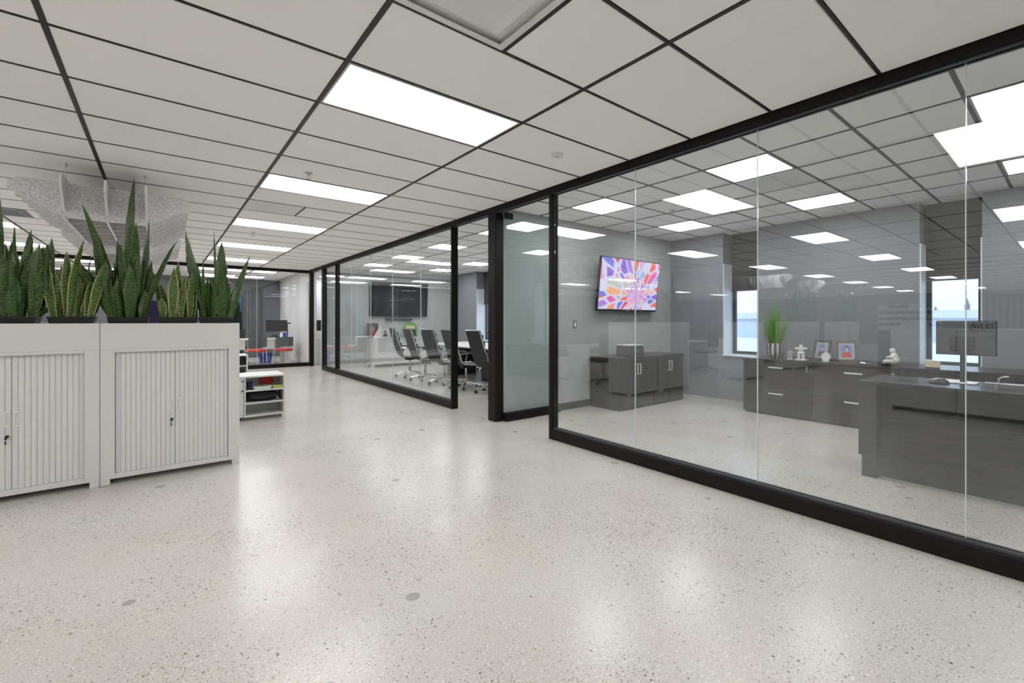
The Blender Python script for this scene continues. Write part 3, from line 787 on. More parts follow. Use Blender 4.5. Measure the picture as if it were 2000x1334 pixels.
sp2 = snake_plant(-0.517, PY, 0.255, 'short snake plant with pale yellow leaf margins, second from left', [(-0.55, 0.42, 0.04, 0.02, PI, 0.0), (-0.1, 0.62, 0.06, 0.08, 0, 0.05), (0.1, 0.52, 0.075, 0.02, 0, 0), (0.45, 0.50, 0.06, 0.10, 0, 0), (0.1, 0.42, 0.075, 0.55, 0.1, 0.12), (0.75, 0.42, 0.07, 0.30, 0, 0.05), (0.5, 0.36, 0.07, 0.25, 0.2, 0), (0.85, 0.46, 0.05, 0.2, 0, 0), (-0.3, 0.52, 0.05, 0.0, 0, 0), (-0.75, 0.38, 0.035, 0.1, PI, 0), (-0.85, 0.45, 0.04, 0.12, PI, -0.05), (0.3, 0.33, 0.05, 0.1, PI, 0)] + rnd_specs(8, 0.2, 0.4, 22, 0.04, 0.055), 'leaf_var', 2)
sp3 = snake_plant(-0.2, PY, 0.255, 'tallest snake plant with one very long leaf, in the middle', rnd_specs(30, 0.24, 0.70, 33, 0.042, 0.06) + [(-0.15, 1.17, 0.05, 0.02, 0, 0.02), (-0.4, 0.92, 0.05, 0.22, PI, 0.03), (0.5, 0.85, 0.045, 0.08, 0, 0), (0.7, 0.70, 0.04, 0.28, 0, 0.05), (0.25, 0.80, 0.05, 0.02, 0, 0), (-0.8, 0.50, 0.06, 0.35, PI, 0.1), (-0.9, 0.42, 0.06, 0.42, PI, 0.1)], 'leaf', 3)
sp4 = snake_plant(0.102, PY, 0.255, 'low snake plant with pale yellow leaf margins, fourth from left', rnd_specs(16, 0.18, 0.38, 44, 0.04, 0.055) + [(-0.3, 0.44, 0.06, 0.03, 0, 0), (0.1, 0.50, 0.055, 0.0, 0, 0), (-0.9, 0.45, 0.045, 0.12, PI, 0.05), (0.8, 0.42, 0.05, 0.05, 0, 0), (0.4, 0.36, 0.06, 0.05, 0, 0)], 'leaf_var', 4)
sp5 = snake_plant(0.375, PY, 0.255, 'upright snake plant at the end of the planter by the walkway', rnd_specs(25, 0.22, 0.58, 55, 0.04, 0.055) + [(-0.55, 0.78, 0.06, 0.22, PI, -0.02), (0.0, 0.66, 0.05, 0.04, 0, 0), (0.3, 0.72, 0.055, 0.05, 0, -0.03), (0.8, 0.60, 0.05, 0.22, 0, 0.05), (-0.8, 0.62, 0.05, 0.18, PI, 0.02), (0.9, 0.42, 0.05, 0.12, 0, 0.1), (0.2, 0.78, 0.03, 0.05, PI, 0)], 'leaf', 5)

# ------------------------------------------------------------------ hanging felt baffles (lobed egg crate)
def make_cloud(label, loc, rz=0.0, s_=1.0):
    o = thing('felt_baffle', label, 'acoustic baffle', loc, rz, 'hanging felt baffles')
    T = 0.016
    def two_tone(ob):      # pale cut edge of the felt board
        ob.data.materials.append(M['felt_edge'])
        for p_ in ob.data.polygons:
            if len(p_.vertices) == 4: p_.material_index = 1
    def boat(half, flat, top, bot, n=10):
        # upper edge straight, round tips, hollow flanks down to a flat keel
        rt_ = 0.085
        arc = [(half - rt_ + rt_ * math.sin(a), top - rt_ + rt_ * math.cos(a)) for a in [R(13 * k) for k in range(1, 10)]]
        x1, z1 = arc[-1]
        flank = []
        for k in range(1, n + 1):
            t = k / n; flank.append((x1 + (flat - x1) * t, z1 + (bot - z1) * (t * 0.8 + 0.2 * t * t)))
        rights = arc + flank
        return [(-half + rt_, top), (half - rt_, top)] + rights + [(-x, z) for x, z in reversed(rights)]
    ny = 8; dy = 0.265
    for k in range(ny):
        two_tone(MB().prism(boat(0.62, 0.28, 0.0, -0.315), 'y', k * dy - T / 2, k * dy + T / 2).build('long_fin', 'felt', o))
    Lh = (ny - 1) * dy / 2
    for x in (-0.28, 0.0, 0.28):
        p = [(a + Lh, z) for a, z in boat(Lh + 0.22, Lh - 0.05, 0.045, -0.32)]
        two_tone(MB().prism(p, 'x', x - T / 2, x + T / 2).build('cross_fin', 'felt', o))
    for x, y in ((-0.27, 0.02), (0.27, 0.02), (0.0, 0.75), (-0.27, 1.8), (0.27, 1.8)):
        top = CEIL - 0.012 - loc[2]
        MB().tube([(x, y, 0.0), (x, y, top)], 0.0012, 5).build('wire', 'steel', o)
        MB().lathe([(0, top), (0.010, top), (0.008, top - 0.03), (0, top - 0.03)], (x, y, 0), 10).build('wire_anchor', 'steel', o)
    return o
cl = make_cloud('grey felt baffle with lobed fins hanging above the snake plants', (-0.39, 5.84, 2.51))
dup(cl, (-0.39, 8.55, 2.51), label='second grey felt baffle hanging farther back behind the leaves')
for k, (x, y) in enumerate(((-4.2, 5.8), (-9.4, 5.4), (-6.9, 5.2), (-11.9, 5.2))):
    dup(cl, (x, y, 2.51), label='grey felt baffle mirrored in the glass, ' + ['nearest', 'third', 'second', 'farthest'][k] + ' of the four over the desks')

# ------------------------------------------------------------------ mobile storage unit with open shelves
t = thing('mobile_shelf', 'white mobile shelf unit on casters beside the cabinets', 'shelf', (0.60, 6.75, 0))
W, D, z0, z1 = 0.665, 0.52, 0.045, 0.565
m = MB(); m.rbox(0.20, W, 0, D, z1 - 0.022, z1, 0.003); m.build('top', 'white', t)
RB(0.0, 0.20, 0, D, z1 - 0.022, z1, b=0.003).build('top', 'white', t)
for x in (0.205, W - 0.018): RB(x, x + 0.018, 0, D, z0, z1 - 0.022, b=0.002).build('side_panel', 'white', t)
B(0.223, W - 0.018, 0.36, 0.375, z0, z1 - 0.022).build('back_panel', 'white', t)
for z in (z0, 0.205, 0.365): RB(0.223, W - 0.018, 0.002, 0.36, z, z + 0.018, b=0.002).build('shelf', 'white', t)
B(0.0, 0.2, 0.02, D, z0, z1 - 0.022).build('pedestal', 'white', t)
for a, b in ((0.05, 0.30), (0.304, 0.42), (0.424, 0.54)):
    d = RB(0.002, 0.2, 0.0, 0.019, a, b, b=0.002).build('drawer', 'white', t)
    if a > 0.3: MB().tube([(0.185, 0.0, b - 0.035), (0.185, -0.018, b - 0.035)], 0.009, 10).build('lock', 'blk', d)
for x, y in ((0.06, 0.06), (W - 0.05, 0.06), (0.06, D - 0.06), (W - 0.05, D - 0.06)):
    c = MB().tube([(x - 0.012, y, 0.0225), (x + 0.012, y, 0.0225)], 0.0225, 16).build('caster', 'blk' if x < 0.3 else 'grey_plastic', t)
    MB().tube([(x - 0.0135, y, 0.0225), (x + 0.0135, y, 0.0225)], 0.010, 12).build('hub', 'small_white', c)
SX = 0.60; SYv = 6.75
tag(MB().lathe([(0, 0), (0.032, 0), (0.035, 0.10), (0.031, 0.10), (0.029, 0.012), (0, 0.012)], (SX + 0.275, SYv + 0.07, 0.384), 18).build('pencil_cup', 'purple', None, True), 'dark patterned cup on the upper shelf of the mobile unit', 'cup')
m = MB()
for k in range(4): m.rbox(SX + 0.33 - 0.01 * k, SX + 0.50 + 0.012 * k, SYv + 0.05 + 0.01 * k, SYv + 0.26, 0.3832 + 0.008 * k, 0.3902 + 0.008 * k, 0.001)
tag(m.build('paper_stack', 'paper'), 'loose white papers on the upper shelf of the mobile unit', 'papers')
tag(RB(SX + 0.535, SX + 0.64, SYv + 0.03, SYv + 0.16, 0.3835, 0.417, b=0.003).build('notepad', 'lime'), 'lime green note block at the end of the upper shelf', 'note block')
tag(MB().tube([(SX + 0.50, SYv + 0.28, 0.4605), (SX + 0.50, SYv + 0.31, 0.4605)], 0.077, 22).build('tape_reel', 'red'), 'red round reel standing behind the papers on the shelf', 'reel')
m = MB(); bm = bmesh.new(); bmesh.ops.create_uvsphere(bm, u_segments=20, v_segments=12, radius=1)
for v in bm.verts:
    c = v.co; sgn = lambda q, p: math.copysign(abs(q) ** p, q)
    v.co = Vector((SX + 0.43 + 0.175 * sgn(c.x, .6), SYv + 0.17 + 0.12 * sgn(c.y, .6), 0.2885 + 0.058 * sgn(c.z, .55) + 0.005 * math.sin(c.x * 6) * math.cos(c.y * 5)))
m.addbm(bm); bm.free()
bagt = thing('bag', 'black soft bag lying on the middle shelf of the mobile unit', 'bag', (0, 0, 0))
m.build('body', 'blk_soft', bagt, True)
MB().tube([(SX + 0.30, SYv + 0.045, 0.285), (SX + 0.42, SYv + 0.035, 0.275), (SX + 0.56, SYv + 0.045, 0.30)], 0.008, 8).build('strap', 'blk', bagt)
MB().tube([(SX + 0.57, SYv + 0.05, 0.285), (SX + 0.585, SYv + 0.045, 0.25), (SX + 0.60, SYv + 0.05, 0.235)], 0.006, 8).build('buckle', 'steel', bagt)
# small shelf cube behind the unit
t2 = thing('shelf_cube', 'small white open shelf just behind the mobile unit', 'shelf', (0.42, 8.3, 0))
m = MB()
for x in (0.0, 0.60): m.rbox(x, x + 0.02, 0, 0.4, 0, 0.74, 0.002)
m.build('side_panel', 'white', t2)
for z in (0.05, 0.38, 0.56, 0.72): RB(0.02, 0.60, 0.0, 0.38, z, z + 0.02, b=0.002).build('shelf', 'white', t2)
B(0.02, 0.60, 0.38, 0.395, 0.05, 0.72).build('back_panel', 'white', t2)
for k, (za, nm, mt) in enumerate(((0.4002, 'black round tape on the lower bay of the small shelf', 'blk'), (0.5802, 'dark box in the upper bay of the small shelf', 'blk_soft'))):
    if k == 0: tag(MB().tube([(0.92, 8.34, za + 0.066), (0.92, 8.40, za + 0.066)], 0.066, 20).build('tape_roll', mt), nm, 'tape')
    else: tag(RB(0.85, 1.0, 8.33, 8.5, za, za + 0.11, b=0.006).build('storage_box', mt), nm, 'box')

# ------------------------------------------------------------------ private office: television, credenzas, desk
tvt = thing('television', 'wall television showing a picture of bright coloured petals', 'television', (5.69, YT - 0.16, 1.825))
tvt.rotation_euler = (R(7), 0, 0)
W, H = 1.455, 0.815
RB(-W / 2, W / 2, -0.005, 0.035, -H / 2, H / 2, b=0.006).build('bezel', 'blk', tvt)
m = MB(); a, b = W / 2 - 0.014, H / 2
m.quad([(-a, -0.0058, -b + 0.028), (a, -0.0058, -b + 0.028), (a, -0.0058, b - 0.014), (-a, -0.0058, b - 0.014)], [(0, 0), (1, 0), (1, 1), (0, 1)])
m.build('screen', 'tv_art', tvt)
RB(-0.45, 0.45, 0.035, 0.065, -0.25, 0.25, b=0.01).build('rear_housing', 'blk', tvt)
RB(-0.25, 0.25, 0.065, 0.13, -0.12, 0.12, b=0.006).build('wall_bracket', 'graphite', tvt)
RB(-0.04, 0.04, -0.008, -0.004, -H / 2 + 0.006, -H / 2 + 0.018, b=0.001).build('badge', 'steel', tvt)
sw = thing('light_switch', 'small grey rocker light switch on the wall left of the television', 'switch', (4.62, YT - 0.0005, 1.215))
RB(-0.036, 0.036, -0.006, 0, -0.058, 0.058, b=0.002).build('plate', 'grey_plastic', sw)
RB(-0.016, 0.016, -0.011, -0.006, -0.033, 0.033, b=0.002).build('rocker', 'white_plastic', sw)

def handle_bar(parent, p0, p1, out, r=0.007):
    p0, p1, out = Vector(p0), Vector(p1), Vector(out)
    d = (p1 - p0).normalized(); m = MB()
    side = d.cross(out).normalized() * r
    o = out.normalized()
    def bar(a, b, w_, h_):
        a = Vector(a); b = Vector(b)
        v = [a - side - o * h_, a + side - o * h_, a + side + o * h_, a - side + o * h_, b - side - o * h_, b + side - o * h_, b + side + o * h_, b - side + o * h_]
        i = len(m.v); m.v += [tuple(q) for q in v]
        for f in ((0, 3, 2, 1), (4, 5, 6, 7), (0, 1, 5, 4), (1, 2, 6, 5), (2, 3, 7, 6), (3, 0, 4, 7)): m.f.append(tuple(i + k for k in f))
    bar(p0 + out, p1 + out, r, 0.003)
    bar(p0 + out / 2 , p0 + d * 0.01 + out / 2, r, out.length / 2); bar(p1 - d * 0.01 + out / 2, p1 + out / 2, r, out.length / 2)
    return m.build('handle', 'satin', parent)
# credenza under the picture television
cr_ = thing('wood_credenza', 'dark wood two door credenza under the picture television', 'credenza', (4.92, 4.10, 0))
W, D, H = 1.56, 0.575, 0.742
m = MB(); m.rbox(0, 0.022, 0.02, D, 0, H - 0.028, 0.002); m.rbox(W - 0.022, W, 0.02, D, 0, H - 0.028, 0.002); m.rbox(W / 2 - 0.011, W / 2 + 0.011, 0.022, D, 0.06, H - 0.028, 0.002); m.build('side_panel', 'wood', cr_)
RB(-0.012, W + 0.012, -0.012, D, H - 0.028, H, b=0.003).build('top', 'wood', cr_)
B(0.022, W - 0.022, 0.05, 0.07, 0, 0.06).build('plinth', 'blk', cr_)
B(0.022, W - 0.022, D - 0.02, D - 0.005, 0.06, H - 0.028).build('back_panel', 'wood', cr_)
for u in (0, 1):
    for s_ in (0, 1):
        x0 = u * W / 2 + s_ * W / 4 + 0.003; x1 = x0 + W / 4 - 0.006
        d = RB(x0, x1, 0.0, 0.02, 0.02, H - 0.032, b=0.0015).build('door', 'wood', cr_)
        hx = x1 - 0.03 if s_ == 0 else x0 + 0.03
        handle_bar(d, (hx, -0.0, 0.50), (hx, -0.0, 0.65), (0, -0.028, 0), 0.008)
spk = thing('speaker_cube', 'small square grey device with white top on the credenza', 'speaker', (5.30, 4.24, 0.7425))
RB(0, 0.34, 0, 0.26, 0.0, 0.155, b=0.012).build('body', 'graphite', spk)
RB(0.004, 0.336, 0.004, 0.256, 0.155, 0.168, b=0.004).build('top', 'white_plastic', spk)
m = MB()
for k in range(4):
    a = R(90 * k); m.tube([(0.17 + 0.022 * math.cos(a), -0.001, 0.08 + 0.022 * math.sin(a)), (0.17 + 0.022 * math.cos(a + R(90)), -0.001, 0.08 + 0.022 * math.sin(a + R(90)))], 0.003, 6)
m.build('emblem', 'steel', spk)

# long lateral file credenza along the outer wall
lc = thing('file_credenza', 'long dark wood drawer credenza along the window wall', 'credenza', (6.29, 0, 0))
y1, y0 = 3.03, -1.35; D, H = 0.70, 0.755
RB(-0.012, D, y0, y1 + 0.01, H - 0.028, H, b=0.003).build('top', 'wood', lc)
B(0.02, D, y0, y1, 0.03, H - 0.028).build('carcass', 'wood', lc)
B(0.05, D - 0.02, y0, y1 - 0.02, 0.0, 0.03).build('plinth', 'blk', lc)
wd = 0.876
for k in range(5):
    b = y1 - k * wd - 0.002; a = b - wd + 0.004
    for z in (0.03, 0.378):
        zt = z + 0.344
        d = RB(0.0, 0.02, a, b, z, zt, b=0.0015).build('drawer', 'wood', lc)
        yc = b - 0.44
        handle_bar(d, (0.0, yc - 0.09, zt - 0.075), (0.0, yc + 0.09, zt - 0.075), (-0.028, 0, 0), 0.008)
        if z > 0.3:
            MB().tube([(0.0, a + 0.06, zt - 0.05), (-0.012, a + 0.06, zt - 0.05)], 0.012, 12).build('lock', 'chrome', d)
            MB().rbox(-0.014, -0.011, a + 0.055, a + 0.065, zt - 0.11, zt - 0.05, 0.001).build('key', 'steel', d)

ZC = 0.7555
# grass plant in striped pot
gpz = thing('grass_plant', 'bright green grass plant in a striped silver pot on the credenza', 'plant', (6.49, 2.68, ZC)); gpz.scale = (1.22, 1.22, 1.12)
MB().lathe([(0.0, 0.0), (0.065, 0.0), (0.10, 0.05), (0.108, 0.12), (0.10, 0.185), (0.088, 0.185), (0.085, 0.15), (0.0, 0.15)], n=32, uv=True).build('pot', 'striped', gpz, True)
m = MB(); rr = random.Random(5)
for k in range(240):
    a = rr.uniform(0, 2 * PI); s_ = rr.random() ** 0.8; h = rr.uniform(0.36, 0.66) * (1 - 0.2 * s_); ln = s_ * rr.uniform(0.05, 0.40)
    if k < 10: ln = 0.32; h = rr.uniform(0.32, 0.5)
    b0 = Vector((0.05 * s_ * math.cos(a), 0.05 * s_ * math.sin(a), 0.15)); side = Vector((-math.sin(a), math.cos(a), 0)) * 0.0042
    pts = []
    for q in range(5):
        t_ = q / 4; pts.append((b0 + Vector((math.cos(a), math.sin(a), 0)) * ln * (0.5 * t_ + 0.5 * t_ * t_) + Vector((0, 0, h * t_ - 0.10 * s_ * t_ ** 3)), 1 - 0.9 * t_))
    for q in range(4):
        (p, w0), (p2, w1) = pts[q], pts[q + 1]
        m.quad([p - side * w0, p + side * w0, p2 + side * w1, p2 - side * w1])
g_ = m.build('grass_blades', 'grass', gpz); g_['kind'] = 'stuff'

# stone figures
def inukshuk(x, y, s_, mat, label, name='stone_figure'):
    o = thing(name, label, 'figurine', (x, y, ZC)); q = s_
    RB(-0.05 * q, 0.05 * q, -0.07 * q, 0.07 * q, 0, 0.02 * q, b=0.004).build('base', 'small_white', o)
    for sy in (-1, 1): RB(-0.018 * q, 0.018 * q, sy * 0.030 * q - 0.018 * q, sy * 0.030 * q + 0.018 * q, 0.02 * q, 0.10 * q, b=0.007).build('leg_stone', mat, o)
    RB(-0.024 * q, 0.024 * q, -0.050 * q, 0.050 * q, 0.10 * q, 0.125 * q, b=0.008).build('hip_stone', mat, o)
    RB(-0.022 * q, 0.022 * q, -0.036 * q, 0.036 * q, 0.125 * q, 0.165 * q, b=0.009).build('body_stone', mat, o)
    RB(-0.024 * q, 0.024 * q, -0.085 * q, 0.085 * q, 0.165 * q, 0.195 * q, b=0.010).build('arm_stone', mat, o)
    RB(-0.02 * q, 0.02 * q, -0.026 * q, 0.026 * q, 0.195 * q, 0.235 * q, b=0.012).build('head_stone', mat, o)
inukshuk(6.44, 2.47, 0.52, 'stone_grey', 'small pale stacked stone figure next to the grass plant')
inukshuk(6.39, 2.32, 0.86, 'stone_white', 'taller white stacked stone figure with spread arms')
def photo_frame(x, y, rz, mat, label):
    o = thing('photo_frame', label, 'photo frame', (x, y, ZC), rz); o.rotation_euler = (0, R(12), rz)
    W, H, t_ = 0.225, 0.27, 0.030; m = MB()
    m.rbox(0, 0.014, -W / 2, -W / 2 + t_, 0.0, H, 0.002); m.rbox(0, 0.014, W / 2 - t_, W / 2, 0.0, H, 0.002); m.rbox(0, 0.014, -W / 2 + t_, W / 2 - t_, 0.0, t_, 0.002); m.rbox(0, 0.014, -W / 2 + t_, W / 2 - t_, H - t_, H, 0.002)
    m.build('moulding', 'pewter', o)
    B(0.006, 0.012, -W / 2 + t_, W / 2 - t_, t_, H - t_).build('mat_board', 'stone_grey', o)
    a, b0, b1 = W / 2 - 0.052, 0.055, H - 0.055
    q = MB(); q.quad([(0.0055, a, b0), (0.0055, -a, b0), (0.0055, -a, b1), (0.0055, a, b1)], [(0, 0), (1, 0), (1, 1), (0, 1)]); q.build('print', mat, o)
    m = MB().prism([(0.014, 0.20), (0.11, 0.024), (0.118, 0.028), (0.02, 0.21)], 'y', -0.02, 0.02); m.build('easel', 'blk', o)
    return o
photo_frame(6.60, 2.17, R(-18), 'photo_a', 'framed portrait in dark clothing, left of the two frames')
photo_frame(6.60, 1.87, R(22), 'photo_b', 'framed portrait in red clothing, right of the two frames')
md = thing('glass_medal', 'round clear glass award before the left portrait frame', 'award', (6.44, 2.05, ZC))
MB().tube([(-0.012, 0, 0.062), (0.012, 0, 0.062)], 0.052, 24).build('disc', 'small_white', md)
RB(-0.025, 0.025, -0.035, 0.035, 0, 0.014, b=0.003).build('base', 'small_white', md)
gl_ = thing('glass_ornament', 'small clear glass ornament on the credenza beside the red portrait', 'ornament', (6.46, 1.64, ZC))
MB().tube([(0.0, 0.05, 0.012), (0.0, 0.0, 0.006), (0.0, -0.05, 0.012)], 0.006, 8).build('foot', 'chrome', gl_)
MB().tube([(0, 0.05, 0.012), (0, 0.062, 0.05), (0, 0.03, 0.09), (0, -0.03, 0.09), (0, -0.062, 0.05), (0, -0.05, 0.012)], 0.004, 8).build('loop', 'glass_clear', gl_)
# seated white figurine
fg_ = thing('seated_figurine', 'white carved figurine of a seated figure on a black plinth', 'figurine', (6.43, 1.385, ZC)); fg_.scale = (0.85, 0.85, 0.85)
RB(-0.06, 0.06, -0.095, 0.095, 0, 0.022, b=0.004).build('plinth', 'blk', fg_)
def ball(m, c, r, u=14, v=10):
    bm = bmesh.new(); bmesh.ops.create_uvsphere(bm, u_segments=u, v_segments=v, radius=1)
    rr_ = r if isinstance(r, tuple) else (r, r, r)
    for q in bm.verts: q.co = Vector((c[0] + q.co.x * rr_[0], c[1] + q.co.y * rr_[1], c[2] + q.co.z * rr_[2]))
    m.addbm(bm); bm.free()
m = MB()
for c_, r_ in (((0.0, -0.035, 0.075), (0.052, 0.058, 0.062)), ((0.0, -0.03, 0.125), (0.046, 0.045, 0.052)), ((0.0, -0.022, 0.165), (0.026, 0.026, 0.022)),
               ((-0.035, 0.02, 0.055), (0.026, 0.060, 0.030)), ((0.035, 0.015, 0.050), (0.026, 0.062, 0.028)), ((-0.03, 0.068, 0.045), (0.022, 0.024, 0.034)), ((0.03, 0.068, 0.040), (0.022, 0.026, 0.026)),
               ((-0.047, 0.0, 0.115), (0.017, 0.042, 0.020)), ((0.047, 0.0, 0.115), (0.017, 0.042, 0.020)), ((0.0, 0.04, 0.10), (0.040, 0.018, 0.020))):
    ball(m, c_, r_)
m.build('body', 'stone_white', fg_, True)
m = MB(); ball(m, (0.0, -0.012, 0.200), (0.031, 0.034, 0.035)); m.build('head', 'stone_white', fg_, True)
# desk
dk = thing('office_desk', 'dark wood desk with thick end leg and modesty panel', 'desk', (4.37, 0, 0))
RB(0.0, 0.64, -1.3, 1.16, 0.752, 0.782, b=0.003).build('top', 'wood', dk)
RB(0.15, 0.18, -1.25, 1.045, 0.0, 0.752, b=0.002).build('modesty_panel', 'wood', dk)
RB(0.03, 0.19, 1.045, 1.165, 0.176, 0.752, b=0.002).build('leg', 'wood', dk)
RB(0.05, 0.18, 1.047, 1.148, 0.0, 0.176, b=0.002).build('leg_foot', 'wood', dk)
RB(0.5, 0.62, 1.06, 1.15, 0.0, 0.752, b=0.002).build('leg', 'wood', dk)
ZD = 0.7825
ms = thing('computer_mouse', 'black computer mouse lying on the desk top', 'mouse', (4.66, 0.705, ZD))
m = MB(); bm = bmesh.new(); bmesh.ops.create_uvsphere(bm, u_segments=20, v_segments=12, radius=1)
for v in bm.verts: v.co = Vector((v.co.x * 0.045, v.co.y * 0.065, max(0.0, v.co.z) * 0.034 * (1 - 0.2 * v.co.y)))
m.addbm(bm); bm.free(); m.build('shell', 'blk', ms, True)
MB().tube([(-0.004, -0.03, 0.031), (0.004, -0.03, 0.031)], 0.008, 12).build('wheel', 'grey_plastic', ms)
mo = thing('desktop_monitor', 'large monitor seen from behind with maker badge on the desk', 'monitor', (4.82, 0.44, ZD))
RB(-0.02, 0.012, -0.035, 0.305, 0.22, 0.48, b=0.006).build('rear_shell', 'monitor_reflection_grey', mo)
RB(0.012, 0.02, -0.04, 0.31, 0.215, 0.485, b=0.003).build('bezel', 'blk', mo)
RB(-0.035, -0.02, 0.08, 0.22, 0.25, 0.36, b=0.008).build('rear_housing', 'graphite', mo)
RB(-0.045, -0.03, 0.13, 0.16, 0.01, 0.30, b=0.004).build('stand_neck', 'graphite', mo)
RB(-0.10, 0.06, 0.06, 0.23, 0.0, 0.010, b=0.004).build('stand_base', 'satin', mo)
def text(s_, size, parent, loc, rot, mat, name='lettering'):
    c = bpy.data.curves.new(name, 'FONT'); c.body = s_; c.size = size; c.extrude = 0.0015; c.align_x = 'CENTER'; c.align_y = 'CENTER'
    o = bpy.data.objects.new(name, c); COL.objects.link(o); bpy.context.view_layer.update(); me = bpy.data.meshes.new_from_object(o.evaluated_get(bpy.context.evaluated_depsgraph_get())); bpy.data.objects.remove(o); me.materials.clear(); me.materials.append(M[mat]); o = bpy.data.objects.new(name, me); COL.objects.link(o); o.parent = parent; o.location = loc; o.rotation_euler = rot; return o
text('LG', 0.060, mo, (-0.0205, 0.010, 0.437), (R(90), 0, R(-90)), 'blk')
def ring_x(parent, x, y, z, r, w_, name, mat, a0=0, a1=360):
    m = MB(); n = 30
    pts = [(x, y + r * math.cos(R(a0 + (a1 - a0) * k / n)), z + r * math.sin(R(a0 + (a1 - a0) * k / n))) for k in range(n + 1)]
    m.tube(pts, w_, 6); return m.build(name, mat, parent)
ring_x(mo, -0.0215, 0.080, 0.437, 0.024, 0.0028, 'emblem_ring', 'blk', 100, 440)
m = MB(); m.box(-0.0235, -0.0205, 0.076, 0.082, 0.428, 0.450); m.box(-0.0235, -0.0205, 0.067, 0.076, 0.428, 0.432); m.box(-0.0235, -0.0205, 0.088, 0.093, 0.444, 0.449)
m.build('emblem', 'blk', mo)
# desk organiser tray and papers
tag(RB(4.86, 5.0, 0.60, 0.78, ZD, ZD + 0.006, b=0.001).build('paper_stack', 'paper'), 'white papers behind the mouse on the desk', 'papers')
kb = thing('monitor_arm_bar', 'grey metal riser bar on the desk in front of the monitor', 'riser', (4.52, 0.30, ZD))
RB(0.0, 0.07, -0.45, 0.14, 0.035, 0.045, b=0.003).build('bar', 'steel', kb)
for y in (-0.4, 0.08): RB(0.015, 0.055, y - 0.008, y + 0.008, 0.0, 0.035, b=0.002).build('foot', 'steel', kb)
MB().tube([(0.035, 0.07, 0.045), (0.035, 0.07, 0.075), (0.035, 0.045, 0.09), (0.035, 0.02, 0.09)], 0.006, 8).build('hook', 'steel', kb)
cd = thing('card_holder', 'cream note card in a holder on the rear credenza', 'card', (6.40, 1.02, ZC))
RB(-0.02, 0.02, -0.06, 0.06, 0, 0.012, b=0.003).build('base', 'graphite', cd)
RB(-0.004, 0.0, -0.065, 0.065, 0.012, 0.075, b=0.001).build('card', 'cream', cd)
RB(0.0015, 0.004, 0.0, 0.06, 0.02, 0.095, b=0.001).build('card', 'paper', cd)
# executive chair, partly hidden behind the desk

